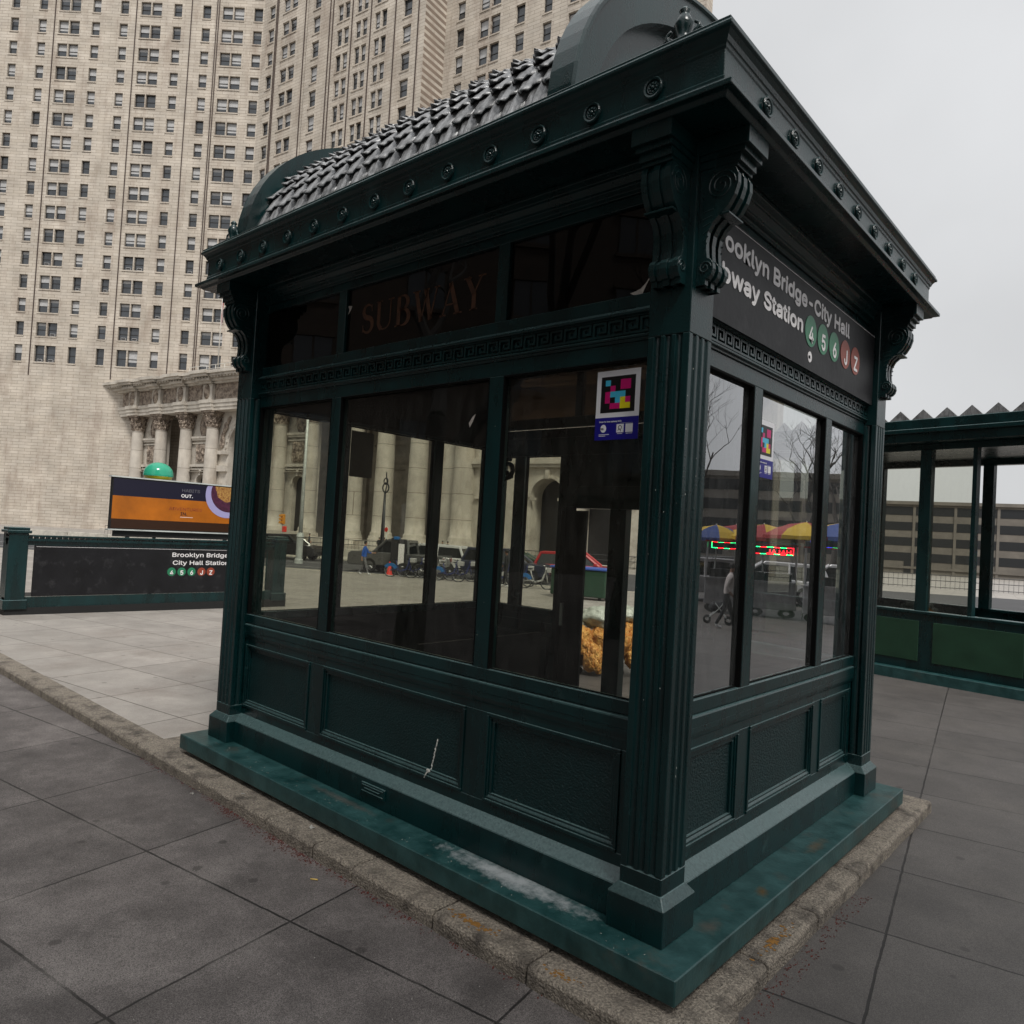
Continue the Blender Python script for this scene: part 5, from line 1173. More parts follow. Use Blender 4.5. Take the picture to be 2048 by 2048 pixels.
# ------------------------------------------------------------------ vehicles
def make_car(name, label, kind, pnt, loc, rotz, group='cars parked and waiting on the road'):
    c = thing(name, label, 'car', loc, rotz, group)
    Wd = .93; 
    if kind == 'sedan': bodyp = [(-2.3, .32), (-2.35, .62), (-2.25, .88), (-1.3, .98), (.75, .98), (1.9, .82), (2.3, .68), (2.36, .45), (2.28, .28)]; cab = [(-1.75, .95), (-1.05, 1.42), (.25, 1.44), (1.15, .97)]
    elif kind == 'pickup': bodyp = [(-2.7, .5), (-2.7, 1.12), (-.7, 1.12), (.9, 1.14), (2.5, 1.12), (2.68, 1.0), (2.72, .5), (2.6, .38)]; cab = [(-.75, 1.1), (-.65, 1.82), (.55, 1.84), (1.25, 1.12)]
    else: bodyp = [(-2.3, .36), (-2.38, .7), (-2.34, 1.02), (.85, 1.06), (2.1, 1.0), (2.32, .86), (2.38, .5), (2.28, .34)]; cab = [(-2.3, 1.0), (-2.0, 1.66), (.25, 1.70), (1.15, 1.04)]
    mb = MB()
    # body with wheel arches: two side skins joined over a slightly curved section
    n = len(bodyp); secs = [(-Wd, .06), (-Wd*.97, 0), (Wd*.97, 0), (Wd, .06)]
    vs = []
    for yy, ins in secs:
        cx, cz = 0, .7
        for x, z in bodyp: vs.append((x*(1-ins*.4), yy, cz+(z-cz)*(1-ins)))
    fs = []
    for j in range(3):
        for i in range(n): fs.append((j*n+i, j*n+(i+1) % n, (j+1)*n+(i+1) % n, (j+1)*n+i))
    fs += [tuple(range(n)), tuple(range(3*n, 4*n))[::-1]]; mb.add(vs, fs); mb.build('body', pnt, c, bevel=.05)
    wy = Wd*.90; ry = Wd*.74
    (x0, z0), (x1, z1), (x2, z2), (x3, z3) = cab
    mb = MB(); vs = [(x0, -wy, z0), (x1, -ry, z1), (x2, -ry, z2), (x3, -wy, z3), (x0, wy, z0), (x1, ry, z1), (x2, ry, z2), (x3, wy, z3)]
    mb.add(vs, [(0, 1, 2, 3), (7, 6, 5, 4), (0, 4, 5, 1), (2, 6, 7, 3), (1, 5, 6, 2), (0, 3, 7, 4)]); mb.build('windows', 'carglass', c, bevel=.02)
    mb = MB(); mb.prism([(x1-.10, z1-.12), (x1, z1+.03), (x2-.1, z2+.04), (x2+.10, z2-.10)], -ry-.03, ry+.03, 'y')
    mb.build('roof', pnt, c, bevel=.02)
    for sg_ in (-1, 1):
        mb = MB()
        for (xa, za, xb, zb) in ((x0, z0, x1, z1), (x3, z3, x2, z2)): mb.tube([(xa, sg_*(wy+.01), za), (xb, sg_*(ry+.01), zb)], .075, 6)
        xm = (x1+x2)/2+.1; mb.tube([(xm, sg_*(wy+.01), z0), (xm, sg_*(ry+.01), z1)], .04, 6)
        mb.build('pillars', pnt, c)
    for (wx, sy) in ((-1.42, -1), (-1.42, 1), (1.42, -1), (1.42, 1)):
        R = .36 if kind == 'sedan' else .40
        w_ = MB(); w_.lathe([(R*.62, -.11), (R*.96, -.11), (R, -.08), (R, .08), (R*.96, .11), (R*.62, .11)], n=22, axis='y'); t_ = w_.build('tyre', 'tyre', c, loc=(wx, sy*(Wd-.10), R), smooth=False)
        r_ = MB(); r_.lathe([(0, .02), (R*.3, .05), (R*.62, .0), (R*.64, .1)], n=22, axis='y'); 
        for k in range(5): a = 2*PI*k/5; r_.tube([(.04*math.cos(a), .06, .04*math.sin(a)), (R*.6*math.cos(a), .08, R*.6*math.sin(a))], .022, 4)
        r_.v = [(x, y*sy, z) for x, y, z in r_.v]; r_.build('rim', 'rim', t_)
    for sg_ in (-1, 1):
        mb = MB(); xf = bodyp[-3][0]-.04; zf = .78 if kind != 'sedan' else .64
        mb.box(xf-.10, xf+.04, sg_*.62-.16, sg_*.62+.16, zf-.08, zf+.07); mb.build('headlight', 'lamp_w', c, bevel=.02)
        mb = MB(); mb.box(-2.36 if kind != 'pickup' else -2.73, -2.2, sg_*.74-.1, sg_*.74+.1, zf, zf+.22); mb.build('tail_light', 'lamp_r', c, bevel=.01)
        mb = MB(); mb.box(x3-.28, x3-.10, sg_*(wy+.02)-.0, sg_*(wy+.20), z3+.02, z3+.16); mb.build('wing_mirror', pnt, c, bevel=.02)
    mb = MB(); xf = bodyp[-2][0]; mb.box(xf-.05, xf+.015, -.5, .5, .42, .62); mb.build('grille', 'black', c)
    return c
hd = math.atan2(RD.y, RD.x)
make_car('pickup_truck', 'grey pickup truck facing left behind the phone-booth-like street totem', 'pickup', 'p_grey', onroad(806, 38.6), hd+PI)
make_car('parked_car', 'white sport utility car right of the street totem', 'suv', 'p_white', onroad(862, 40.3), hd+PI)
make_car('parked_car', 'dark navy car behind the dock bikes, left of the red car', 'suv', 'p_navy', onroad(1022, 38.2), hd)
make_car('parked_car', 'red car with its roof showing over the green vendor bin', 'suv', 'p_red', onroad(1164, 40.0), hd)
make_car('parked_car', 'black sport utility car near the traffic light at the far left', 'suv', 'p_black', onroad(582, 47.2), hd)
make_car('parked_car', 'green car passing in the far lane behind the navy one', 'sedan', 'bin', onroad(1046, 44.5), hd)

# ------------------------------------------------------------------ concrete barriers
def barrier():
    mb = MB(); mb.prism([(-.30, 0), (-.30, .08), (-.17, .30), (-.09, .85), (.09, .85), (.17, .30), (.30, .08), (.30, 0)], -1.78, 1.78, 'x')
    return mb.build('concrete_barrier', 'conc', bevel=.02)
px0 = 520; b0 = barrier(); tpos = -48.0; first = True; nb = 0
P_ = []
while tpos < -4: P_.append(tpos); tpos += 3.62
for k, t_ in enumerate(P_):
    x, y = rp(t_, 50.5); z = gz(x, y)
    o = b0 if k == 0 else b0.copy()
    if k: COL.objects.link(o)
    o.location = (x, y, z); o.rotation_euler.z = hd
    tag(o, 'weathered concrete barrier block in the row across the road', 'barrier', 'concrete barrier blocks across the road')

# ------------------------------------------------------------------ fence in front of the tower
FN = thing('iron_fence', 'thin dark iron fence in front of the tower colonnade', 'fence', onroad(700, 74))
fl = FN.location
for z in (.15, .75, 1.25):
    mb = MB(); mb.tube([(RD.x*t, RD.y*t, z+gz(fl.x+RD.x*t, fl.y+RD.y*t)-fl.z) for t in (-30, -10, 10, 40, 70)], .035, 5); mb.build('rail', 'bronze', FN)
mb = MB()
for i in range(-75, 170):
    t = i*.4; zz = gz(fl.x+RD.x*t, fl.y+RD.y*t)-fl.z; mb.tube([(RD.x*t, RD.y*t, zz), (RD.x*t, RD.y*t, zz+1.3)], .014, 4)
mb.build('bars', 'bronze', FN)

# ------------------------------------------------------------------ poles, lamps, lights, signs
def pole(name, label, cat, base, h, r0, r1, mt='steel'):
    t = thing(name, label, cat, base); mb = MB(); mb.tube([(0, 0, 0), (0, 0, h*.5), (0, 0, h)], [r0, (r0+r1)/2, r1], 12); mb.build('pole', mt, t, smooth=True); return t
b = at(597, 1127, 47.2); b.z = gz(b.x, b.y)
t = pole('street_light', 'tall pale grey tapered street light pole seen in the leftmost pane', 'street light', b, 10.5, .13, .07)
mb = MB(); mb.lathe([(.26, 0), (.26, .25), (.20, .3), (.20, 1.6), (.24, 1.65), (.16, 1.9)], n=12); mb.build('base_collar', 'steel', t)
mb = MB(); mb.tube([(0, 0, 10.4), (.8, .3, 10.9), (2.0, .8, 11.0)], .05, 6); mb.sphere((2.3, .92, 10.95), .3, 6, sc_=(1.4, .8, .4)); mb.build('lamp_arm', 'steel', t)
b = at(466, 1130, 58); b.z = gz(b.x, b.y); pole('street_light', 'thin white pole between the billboard and the kiosk corner', 'street light', b, 10.2, .10, .07, 'white_rail')
b = at(562, 1100, 76); b.z = gz(b.x, b.y); zt = at(561, 1028, 76).z; zb_ = at(561, 1048, 76).z
t = pole('traffic_light', 'yellow three lamp traffic light on a thin pole, leftmost pane', 'traffic light', b, zt-b.z, .08, .07)
mb = MB(); hh = zt-zb_
mb.box(-.2, .2, -.15, .15, zb_-b.z, zt-b.z); mb.build('signal_head', 'yellow', t, bevel=.04)
for k in range(3):
    mb = MB(); mb.tube([(.0, -.15, zb_-b.z+hh*(.17+.33*k)), (.12, -.42, zb_-b.z+hh*(.17+.33*k))], .13, 10); mb.build('visor', 'yellow', t)
mb = MB(); q = at(566, 1058, 76); mb.box(.15, .65, -.15, .1, q.z-b.z-.28, q.z-b.z+.28); mb.build('walk_signal', 'cone', t, bevel=.04)
# ornamental lamp post with a ring, no entry sign
b = at(764, 1085, 60); b.z = gz(b.x, b.y); zz = lambda y: at(764, y, 60).z-b.z
t = pole('ornamental_lamp_post', 'black ornamental lamp post with a ring and hook on top', 'lamp post', b, zz(985), .20, .09, 'bronze')
mb = MB(); mb.torus((.05, 0, zz(975)), .38, .06, 16, 6); mb.torus((.02, 0, zz(962)), .25, .05, 12, 6); mb.tube([(0, 0, zz(985)), (.2, 0, zz(968)), (.05, 0, zz(950)), (.05, 0, zz(944))], .05, 6); mb.build('scroll_head', 'bronze', t)
b = at(770, 1118, 55); b.z = gz(b.x, b.y); zz = lambda y: at(770, y, 55).z-b.z
t = pole('road_sign', 'small red road sign on a thin pole in front of the columns', 'road sign', b, zz(1054), .03, .03)
mb = MB(); mb.lathe([(0, -.02), (.17, -.02), (.17, .02), (0, .02)], c=(0, -.05, zz(1059)), n=16, axis='y'); mb.build('sign_plate', 'cone', t)
b = at(1121, 1120, 50); b.z = gz(b.x, b.y); zz = lambda y: at(1121, y, 50).z-b.z
t = pole('parking_sign', 'pale grey rectangular parking sign on a thin pole in front of the arch', 'sign', b, zz(1023), .035, .03)
mb = MB(); mb.box(-.15, .13, -.05, -.03, zz(1047), zz(1023)); mb.build('sign_plate', 'steel', t, rotz=hd)
b = at(1029, 1120, 45); b.z = gz(b.x, b.y); zz = lambda y: at(1029, y, 45).z-b.z
t = pole('slim_post', 'slim dark post with a white cap, third pane', 'post', b, zz(1060), .05, .05, 'bronze')
mb = MB(); mb.box(-.09, .09, -.09, .09, zz(1060), zz(1046)); mb.build('cap_box', 'white_rail', t)
# street totem with lit panel
b = Vector(onroad(798, 36.9)); t = thing('street_totem', 'dark grey street information totem with a pale panel and teal top', 'totem', b, hd)
mb = MB(); mb.box(-.28, .10, -.14, .14, 0, 1.95); mb.box(.10, .5, -.10, .10, 0, 1.9); mb.build('body', 'bronze', t, bevel=.02)
mb = MB(); mb.box(.14, .46, -.115, -.10, .45, 1.65); mb.build('pale_panel', 'white_sign', t)
mb = MB(); mb.box(-.16, .12, -.16, .14, 1.85, 2.02); mb.build('teal_cap', 'bikeblue', t, bevel=.03)
# cone
b = Vector(onroad(786, 36.3)); t = thing('traffic_cone', 'bright red traffic cone between the walking man and the totem', 'traffic cone', b)
mb = MB(); mb.lathe([(.17, .03), (.14, .12), (.04, .68), (.03, .70), (0, .70)], n=16); mb.build('cone_body', 'cone', t, smooth=True)
mb = MB(); mb.box(-.2, .2, -.2, .2, 0, .03); mb.build('cone_base', 'cone', t)

# ------------------------------------------------------------------ dock bikes
def make_bike(label, loc, rotz, frame_mt, fender_mt, group='shared dock bikes at the plaza edge'):
    t = thing('dock_bike', label, 'bicycle', loc, rotz, group); R = .33
    for wx in (-.52, .56):
        mb = MB(); mb.torus((wx, 0, R), R, .024, 28, 6); wh = mb.build('tyre', 'tyre', t, smooth=True)
        mb = MB(); mb.torus((wx, 0, R), R-.03, .010, 24, 4)
        for k in range(12): a = 2*PI*k/12; mb.tube([(wx, 0, R), (wx+(R-.03)*math.cos(a), 0, R+(R-.03)*math.sin(a))], .004, 3)
        mb.tube([(wx, -.05, R), (wx, .05, R)], .03, 8); mb.build('wheel', 'rim', wh)
    mb = MB(); mb.tube([(-.52, 0, R), (-.25, 0, .40), (.0, 0, .30), (.30, 0, .42), (.46, 0, .85), (.44, 0, 1.02)], [.03, .04, .055, .05, .04, .03], 8)
    mb.tube([(-.05, 0, .30), (-.20, 0, .62), (-.26, 0, .86)], .03, 8); mb.tube([(.47, 0, .80), (.56, .06, R)], .02, 6); mb.tube([(.47, 0, .80), (.56, -.06, R)], .02, 6); mb.build('frame', frame_mt, t, smooth=True)
    mb = MB(); n = 14; vs = []; fs = []
    for i in range(n+1):
        a = .35+(PI*.72)*i/n
        for yy in (-.05, .05): 
            for rr in (R+.035, R*.62): vs.append((-.52+rr*math.cos(a), yy*(1 if rr > R else .9), R+rr*math.sin(a)))
    for i in range(n):
        o_ = i*4
        for k, k2 in ((0, 1), (1, 3), (3, 2), (2, 0)): fs.append((o_+k, o_+k2, o_+4+k2, o_+4+k))
    mb.add(vs, fs); mb.build('rear_fender', fender_mt, t)
    mb = MB(); mb.sphere((-.28, 0, .91), .10, 6, sc_=(1.35, .7, .35)); mb.build('saddle', 'tyre', t, smooth=True)
    mb = MB(); mb.tube([(.36, -.28, 1.06), (.44, -.16, 1.04), (.44, .16, 1.04), (.36, .28, 1.06)], .016, 6); mb.build('handlebar', 'tyre', t)
    mb = MB(); mb.box(.50, .78, -.15, .15, .78, 1.0); mb.build('basket', 'bikegrey', t, bevel=.02)
    mb = MB(); mb.tube([(.0, -.10, .22), (.08, -.13, .12)], .012, 5); mb.tube([(.0, .10, .38), (-.08, .13, .46)], .012, 5); mb.torus((.0, -.07, .30), .09, .012, 14, 4); mb.build('pedals', 'tyre', t)
    return t
mb = None
bk = [(808, 35.2, 'bikenavy', 'blue and navy dock bike beside the street totem', .05), (833, 36.0, 'bikenavy', 'dark dock bike half hidden by the pane mullion', .1),
      (868, 35.6, 'bikegrey', 'pale grey dock bike in front of the white car', .0), (903, 34.8, 'bikenavy', 'navy dock bike with bright blue rear fender, left of the second mullion', -.05), (928, 35.5, 'bikenavy', 'dark dock bike right at the second mullion edge', .12),
      (1079, 33.6, 'bikegrey', 'light grey dock bike with blue rear fender in the third pane', .02), (1005, 34.6, 'bikenavy', 'dark dock bike in the narrow gap of the third pane', .2), (1042, 34.8, 'bikenavy', 'dark dock bike behind the light grey one', .1)]
for (px, n_, fm, lb, dr) in bk: make_bike(lb, onroad(px, n_), hd+dr, fm, random.choice(['bikeblue', 'bikegrey', 'tyre']) if px not in (808, 903, 1079) else 'bikeblue')

# ------------------------------------------------------------------ vendor bin, shopping cart and bags
b = Vector(onroad(1172, 29.6)); t = thing('vendor_bin', 'large dark green container with a bright blue lid behind the shopping cart', 'container', b, hd-.25)
mb = MB(); mb.box(-1.15, 1.15, -.55, .55, .12, 1.18); mb.build('body', 'bin', t, bevel=.04)
mb = MB(); mb.box(-1.19, 1.19, -.6, .6, 1.18, 1.27); mb.build('lid', 'binblue', t, bevel=.02)
for sx_ in (-1, 1):
    for sy_ in (-1, 1): mb = MB(); mb.lathe([(0, -.03), (.07, -.03), (.07, .03), (0, .03)], c=(sx_*.9, sy_*.4, .07), n=12, axis='y'); mb.build('caster', 'tyre', t)
cb = at(1193, 1340, 12.7); cb.z = gz(cb.x, cb.y); ca = math.atan2(rt.y, rt.x)
t = thing('shopping_cart', 'wire shopping cart under the piled bags beyond the doorway', 'shopping cart', cb, ca)
mb = MB()
for z in (.42, .52, .62, .72, .80):
    w2 = .45+.08*(z-.4); mb.tube([(-w2, -.25, z), (w2, -.25, z), (w2, .25, z), (-w2, .25, z), (-w2, -.25, z)], .006, 4)
for i in range(13):
    x = -.44+i*.073
    for y in (-.25, .25): mb.tube([(x, y, .40), (x*1.07, y*1.05, .80)], .004, 3)
for i in range(7): mb.tube([(-.45, -.25+i*.083, .40), (.45, -.25+i*.083, .40)], .004, 3)
mb.build('wire_basket', 'cart', t)
mb = MB(); mb.tube([(-.4, -.22, .40), (.35, -.22, .12)], .012, 6); mb.tube([(.4, -.22, .40), (-.3, -.22, .12)], .012, 6); mb.tube([(-.4, .22, .40), (.35, .22, .12)], .012, 6); mb.tube([(.4, .22, .40), (-.3, .22, .12)], .012, 6); mb.build('undercarriage', 'cart', t)
for x in (-.32, .37):
    for y in (-.22, .22): mb = MB(); mb.lathe([(0, -.02), (.06, -.02), (.06, .02), (0, .02)], c=(x, y, .06), n=12, axis='y'); mb.build('cart_wheel', 'tyre', t)
mb = MB(); mb.tube([(-.47, -.22, .8), (-.62, -.22, 1.0), (-.62, .22, 1.0), (-.47, .22, .8)], .014, 6); mb.build('push_handle', 'tyre', t)
from mathutils import noise
def bag(name, label, cat, offs, sc3, mt, group, seed):
    o = MB(); o.sphere((0, 0, 0), 1, 26)
    vv = []
    for x, y, z in o.v:
        v = Vector((x, y, z)); k = 1+.30*noise.noise(v*1.7+Vector((seed, 0, 0)))+.16*abs(noise.noise(v*3.6+Vector((0, seed, 0))))+.13*abs(noise.noise(v*7.5+Vector((0, 0, seed))))+.05*noise.noise(v*15)
        if z > .7: k *= 1+.25*(z-.7)
        vv.append((x*k*sc3[0], y*k*sc3[1], z*k*sc3[2]))
    o.v = vv; ob = o.build(name, mt, smooth=True)
    R_ = Matrix.Rotation(ca, 3, 'Z'); ob.location = cb+R_@Vector(offs); ob.rotation_euler.z = ca+seed
    return tag(ob, label, cat, group)
OG, CG = 'orange bags piled on the cart', 'clear plastic bags piled on the cart'
bag('orange_bag', 'orange bag at the left of the cart pile', 'bag', (-.30, -.30, .56), (.20, .18, .20), 'orange', OG, 1)
bag('orange_bag', 'orange bag in the middle of the cart pile', 'bag', (.02, -.34, .58), (.19, .18, .22), 'orange', OG, 2.3)
bag('orange_bag', 'lowest orange bag, hanging down in front of the cart', 'bag', (-.08, -.42, .30), (.19, .13, .22), 'orange', OG, 3.1)
bag('orange_bag', 'orange bag at the right of the cart pile beside the column', 'bag', (.40, -.30, .60), (.20, .18, .24), 'orange', OG, 4.4)
bag('orange_bag', 'highest orange bag at the right end of the pile', 'bag', (.62, -.15, .80), (.17, .16, .17), 'orange', OG, 5.2)
bag('orange_bag', 'orange bag low at the right of the cart', 'bag', (.58, -.32, .36), (.16, .16, .2), 'orange', OG, 6.2)
bag('orange_bag', 'orange bag deep in the cart behind the lowest one', 'bag', (.22, -.10, .50), (.22, .18, .22), 'orange', OG, 11.2)
bag('orange_bag', 'small orange bag between the middle and right bags', 'bag', (.22, -.40, .48), (.15, .13, .17), 'orange', OG, 12.6)
ct = thing('cardboard_box', 'dark brown cardboard box on the lower tray of the cart', 'box', cb+Matrix.Rotation(ca, 3, 'Z')@Vector((0, 0, .13)), ca)
mb = MB(); mb.box(-.42, .42, -.22, .22, 0, .24); mb.build('box_body', 'brownbox', ct, bevel=.01); mb = MB(); mb.box(-.43, .43, -.23, .0, .24, .25); mb.build('flap', 'brownbox', ct)
bag('plastic_bag', 'milky plastic bag drooping over the left end of the cart', 'bag', (-.55, -.12, .82), (.34, .26, .20), 'poly', CG, 7.1)
bag('plastic_bag', 'milky plastic bag on top of the orange bags', 'bag', (-.02, -.12, .93), (.40, .26, .17), 'poly', CG, 8.6)
bag('plastic_bag', 'milky plastic bag at the right of the pile', 'bag', (.42, -.05, 1.0), (.28, .24, .15), 'poly', CG, 9.6)

# ------------------------------------------------------------------ people
def person(label, loc, rotz, h=1.72, stride=.25, arms=(.25, -.25), mats=('skin', 'jacket', 'denim', 'shoe'), hair='hair', lean=0.0, bend=(.2, .9), group=None, name='person'):
    # local: faces +X
    J = {}; s = h/1.75
    def P(x, y, z): return Vector((x+lean*(z-.95)*.6 if z > .95 else x, y, z))*s
    pts = [P(0, 0, .95)]; rad = [.135]; ed = []
    def add(p, r, par): pts.append(p); rad.append(r); ed.append((par, len(pts)-1)); return len(pts)-1
    w_ = add(P(0, 0, 1.12), .125, 0); ch = add(P(0, 0, 1.34), .145, w_); nb_ = add(P(0, 0, 1.47), .07, ch); ne = add(P(.01, 0, 1.52), .052, nb_)
    hd1 = add(P(.025, 0, 1.61), .082, ne); add(P(.02, 0, 1.70), .078, hd1); add(P(.10, 0, 1.595), .028, hd1)
    hands = []
    for sy, sw, bd in ((-1, arms[0], bend[0]), (1, arms[1], bend[1])):
        sh = add(P(0, sy*.17, 1.40), .062, ch); el = P(math.sin(sw)*.28, sy*.23, 1.40-math.cos(sw)*.28); e_ = add(el, .047, sh)
        a2 = sw+bd; wr = Vector((el.x/s+math.sin(a2)*.25, sy*.23, el.z/s-math.cos(a2)*.25))*s; wi = add(wr, .030, e_)
        hnd = wr+Vector((math.sin(a2)*.07, 0, -math.cos(a2)*.07)); h_ = add(hnd, .030, wi); dirn = Vector((math.sin(a2+.4), 0, -math.cos(a2+.4)))
        for k in range(4):
            off = Vector((math.cos(a2), 0, math.sin(a2)))*(k-1.5)*.019; f1 = add(hnd+dirn*.045+off, .009, h_); add(hnd+dirn*(.045+.035+.006*(1.5-abs(k-1.5)))+off+Vector((.006, 0, 0)), .0085, f1)
        th = add(hnd+Vector((.035, -sy*.01, .005)), .011, h_); add(hnd+Vector((.05, -sy*.015, -.03)), .010, th)
    for sy, st in ((-1, stride), (1, -stride)):
        hp = add(P(0, sy*.085, .90), .098, 0); kn = P(st*.42+.03, sy*.09, .50); k_ = add(kn, .065, hp); an = P(st*1.0-(.06 if st < 0 else 0), sy*.09, .09+(.03 if st < 0 else 0)); a_ = add(an, .042, k_)
        f_ = add(P(an.x/s+.06, sy*.095, .045), .045, a_); add(P(an.x/s+.17, sy*.10, .035), .032, f_)
    me = bpy.data.meshes.new('b'); me.from_pydata(pts, ed, []); ob = bpy.data.objects.new('b', me); COL.objects.link(ob)
    md = ob.modifiers.new('s', 'SKIN'); me.skin_vertices[0].data[0].use_root = True
    for i, r in enumerate(rad): me.skin_vertices[0].data[i].radius = (r*s, r*s)
    sub = ob.modifiers.new('u', 'SUBSURF'); sub.levels = 2; sub.render_levels = 2
    dg = bpy.context.evaluated_depsgraph_get(); m2 = bpy.data.meshes.new_from_object(ob.evaluated_get(dg)); bpy.data.objects.remove(ob)
    m2.name = 'body'; m2.materials.clear()
    for x in mats: m2.materials.append(M[x])
    wrist_z = [p for p in pts]
    for p in m2.polygons:
        c = p.center/s; z = c.z; p.use_smooth = True
        hand = abs(c.y) > .19 and any((p.center-pts[k]).length < .085 for k in range(len(pts)) if rad[k] < .035 and abs(pts[k].y) > .15*s and pts[k].z > .6*s)
        p.material_index = 0 if (z > 1.50 or hand) else 1 if z > .93 or abs(c.y) > .195 else 3 if z < .085+.03 else 2
    t = thing(name, label, 'person', loc, rotz, group)
    b_ = bpy.data.objects.new('body', m2); COL.objects.link(b_); b_.parent = t
    mb = MB(); hx = (.025+lean*.4)*s; mb.sphere((hx-.012*s, 0, 1.675*s), .098*s, 8, sc_=(1.02, .92, .98)); mb.v = [(x, y, z) if not (x > hx+.045*s and z < 1.69*s) else (hx+.045*s, y, z) for x, y, z in mb.v]; mb.build('hair', hair, t, smooth=True)
    mb = MB()
    for sy in (-1, 1): mb.sphere((hx+.078*s, sy*.032*s, 1.635*s), .010*s, 4)
    mb.build('eyes', 'black', t)
    return t
g_ = 'pedestrians near the tower'
person('man in a blue hooded jacket and grey trousers walking towards the right', onroad(735, 35.4), hd+.1, 1.70, .24, (-.2, .45), bend=(.1, 1.1))
m_pl = onroad(1019, 33.5); person('person in black clothes with a white bag, narrow gap of the third pane', m_pl, hd+PI, 1.72, .12, (.1, -.1), ('skin2', 'blackcloth', 'blackcloth', 'shoe'))
for (px, n_, lb) in ((622, 70, 'distant person in dark coat standing by the fence, leftmost pane'), (762, 72, 'distant person beside the fence, right of the man in blue'), (772, 71, 'distant person in black next to another by the fence'), (889, 72, 'distant person leaning forward by the big column'), (899, 71.5, 'distant person in a dark coat standing by the big column'), (1006, 73, 'distant person in the narrow gap of the third pane')):
    person(lb, onroad(px, n_), random.uniform(0, 6), 1.72, .1, (.1, -.1), ('skin', 'blackcloth', 'blackcloth', 'blackcloth'), group=g_)

# ------------------------------------------------------------------ trees
def tree(label, loc, h, seed, spread=.55, trunk=.22, depth=6, fork=.35):
    rnd = random.Random(seed); t = thing('bare_tree', label, 'tree', loc)
    tk = MB(); br = MB()
    def grow(p, d, L_, r, lv, mb_):
        n = 4; pts = [p]; q = p; dd_ = d.copy()
        for i in range(n):
            dd_ = (dd_+Vector((rnd.uniform(-.16, .16), rnd.uniform(-.16, .16), rnd.uniform(-.05, .14)))).normalized(); q = q+dd_*(L_/n); pts.append(q)
        mb_.tube(pts, [r*(1-.38*i/n) for i in range(n+1)], 7 if lv < 2 else 5 if lv < 4 else 3, cap=False)
        if lv >= depth: return
        for k in range(rnd.choice((2, 3, 3))):
            ax = Vector((rnd.uniform(-1, 1), rnd.uniform(-1, 1), rnd.uniform(-.1, .3))).normalized()
            nd = (dd_*(1-fork*.3)+ax*spread*1.3).normalized(); grow(pts[rnd.choice((3, 4, 4))], nd, L_*rnd.uniform(.62, .82), r*.60*rnd.uniform(.8, 1.05), lv+1, br)
    grow(Vector((0, 0, -.1)), Vector((.05, .02, 1)), h*fork, trunk, 0, tk)
    tk.build('trunk', 'bark', t, smooth=True); br.build('crown', 'bark', t)
    return t
def gp(p): return (p.x, p.y, gz(p.x, p.y))
VL = Vector((CAM.x, .272-CAM.y, CAM.z))      # camera mirrored in the long front panes
def fp_(az, dist): a = math.radians(az); return Vector((VL.x+dist*math.sin(a), VL.y+dist*math.cos(a), 0))
tree('bare forked tree mirrored faintly in the middle front pane', gp(fp_(-131.0, 13.5)), 13, 4, trunk=.30, depth=6)
tree('bare tree mirrored faintly in the front pane nearest the column', gp(fp_(-147, 17)), 12, 9, trunk=.24, depth=5)
tree('bare street tree mirrored in the first right side pane', gp(matp(1380, 1080, 55)), 13.5, 14, trunk=.25)
tree('bare street tree mirrored in the third right side pane', gp(matp(1668, 1080, 48)), 12, 17, trunk=.22)
tree('bare street tree mirrored beside the sticker of the second right side pane', gp(matp(1600, 1080, 70)), 12, 23, trunk=.22)

def rot_to(p, q):  # rotation so that local -Y points from p to q
    return math.atan2(q[1]-p[1], q[0]-p[0])+PI/2
# ------------------------------------------------------------------ buildings opposite the front face (mirrored in its glass), plus an added sun blocker
def block(name, label, p, rotz, w_, d_, h_, mt, nfl, nb_, wmt='winglass', band=False, wh=.55, ww=.5, z0=3.5):
    t = thing(name, label, 'building', (p[0], p[1], gz(p[0], p[1])-.3), rotz)
    mb = MB(); mb.box(-w_/2, w_/2, 0, d_, 0, h_); mb.build('walls', mt, t)
    mb = MB(); mb.box(-w_/2-.4, w_/2+.4, -.5, d_+.4, h_, h_+.7); mb.box(-w_/2-.2, w_/2+.2, -.25, 0, z0-.6, z0-.1); mb.build('cornice', mt, t)
    fh = (h_-z0)/nfl; me = None
    for k in range(nfl):
        if band:
            mb = MB(); mb.box(-w_/2+.6, w_/2-.6, -.05, .2, z0+k*fh+fh*.30, z0+k*fh+fh*.85)
            mb.build('window_band', wmt, t)
        else:
            for i in range(nb_):
                x = -w_/2+(i+.5)*w_/nb_
                if me is None:
                    mb = MB(); a = w_/nb_*ww/2; hh = fh*wh; mb.box(-a-.15, a+.15, -.12, 0, -.25, 0, 0); mb.box(-a, a, -.04, .1, 0, hh, 1); mb.box(-a-.15, a+.15, -.16, 0, hh, hh+.25, 0); mb.box(-.05, .05, -.07, -.04, 0, hh, 0); me = mb.build('window', [mt, wmt], t); me.location = (x, 0, z0+k*fh+fh*.2)
                else:
                    o = me.copy(); COL.objects.link(o); o.parent = t; o.location = (x, 0, z0+k*fh+fh*.2)
    if band:
        for i in range(nb_+1):
            mb = MB(); x = -w_/2+i*w_/nb_; mb.box(x-.25, x+.25, -.15, 0, 0, h_); mb.build('pier', mt, t)
    mb = MB(); mb.box(-1.6, 1.6, -.1, .2, 0, 3.0); mb.build('entrance_door', wmt, t)
    return t
p = fp_(-139, 42); block('offcamera_brown_block', 'tall brown masonry building mirrored dimly in the front panes', (p.x, p.y), rot_to(p, CAM), 66, 14, 44, 'brownbldg', 9, 11, z0=5.5, ww=.34, wh=.5)
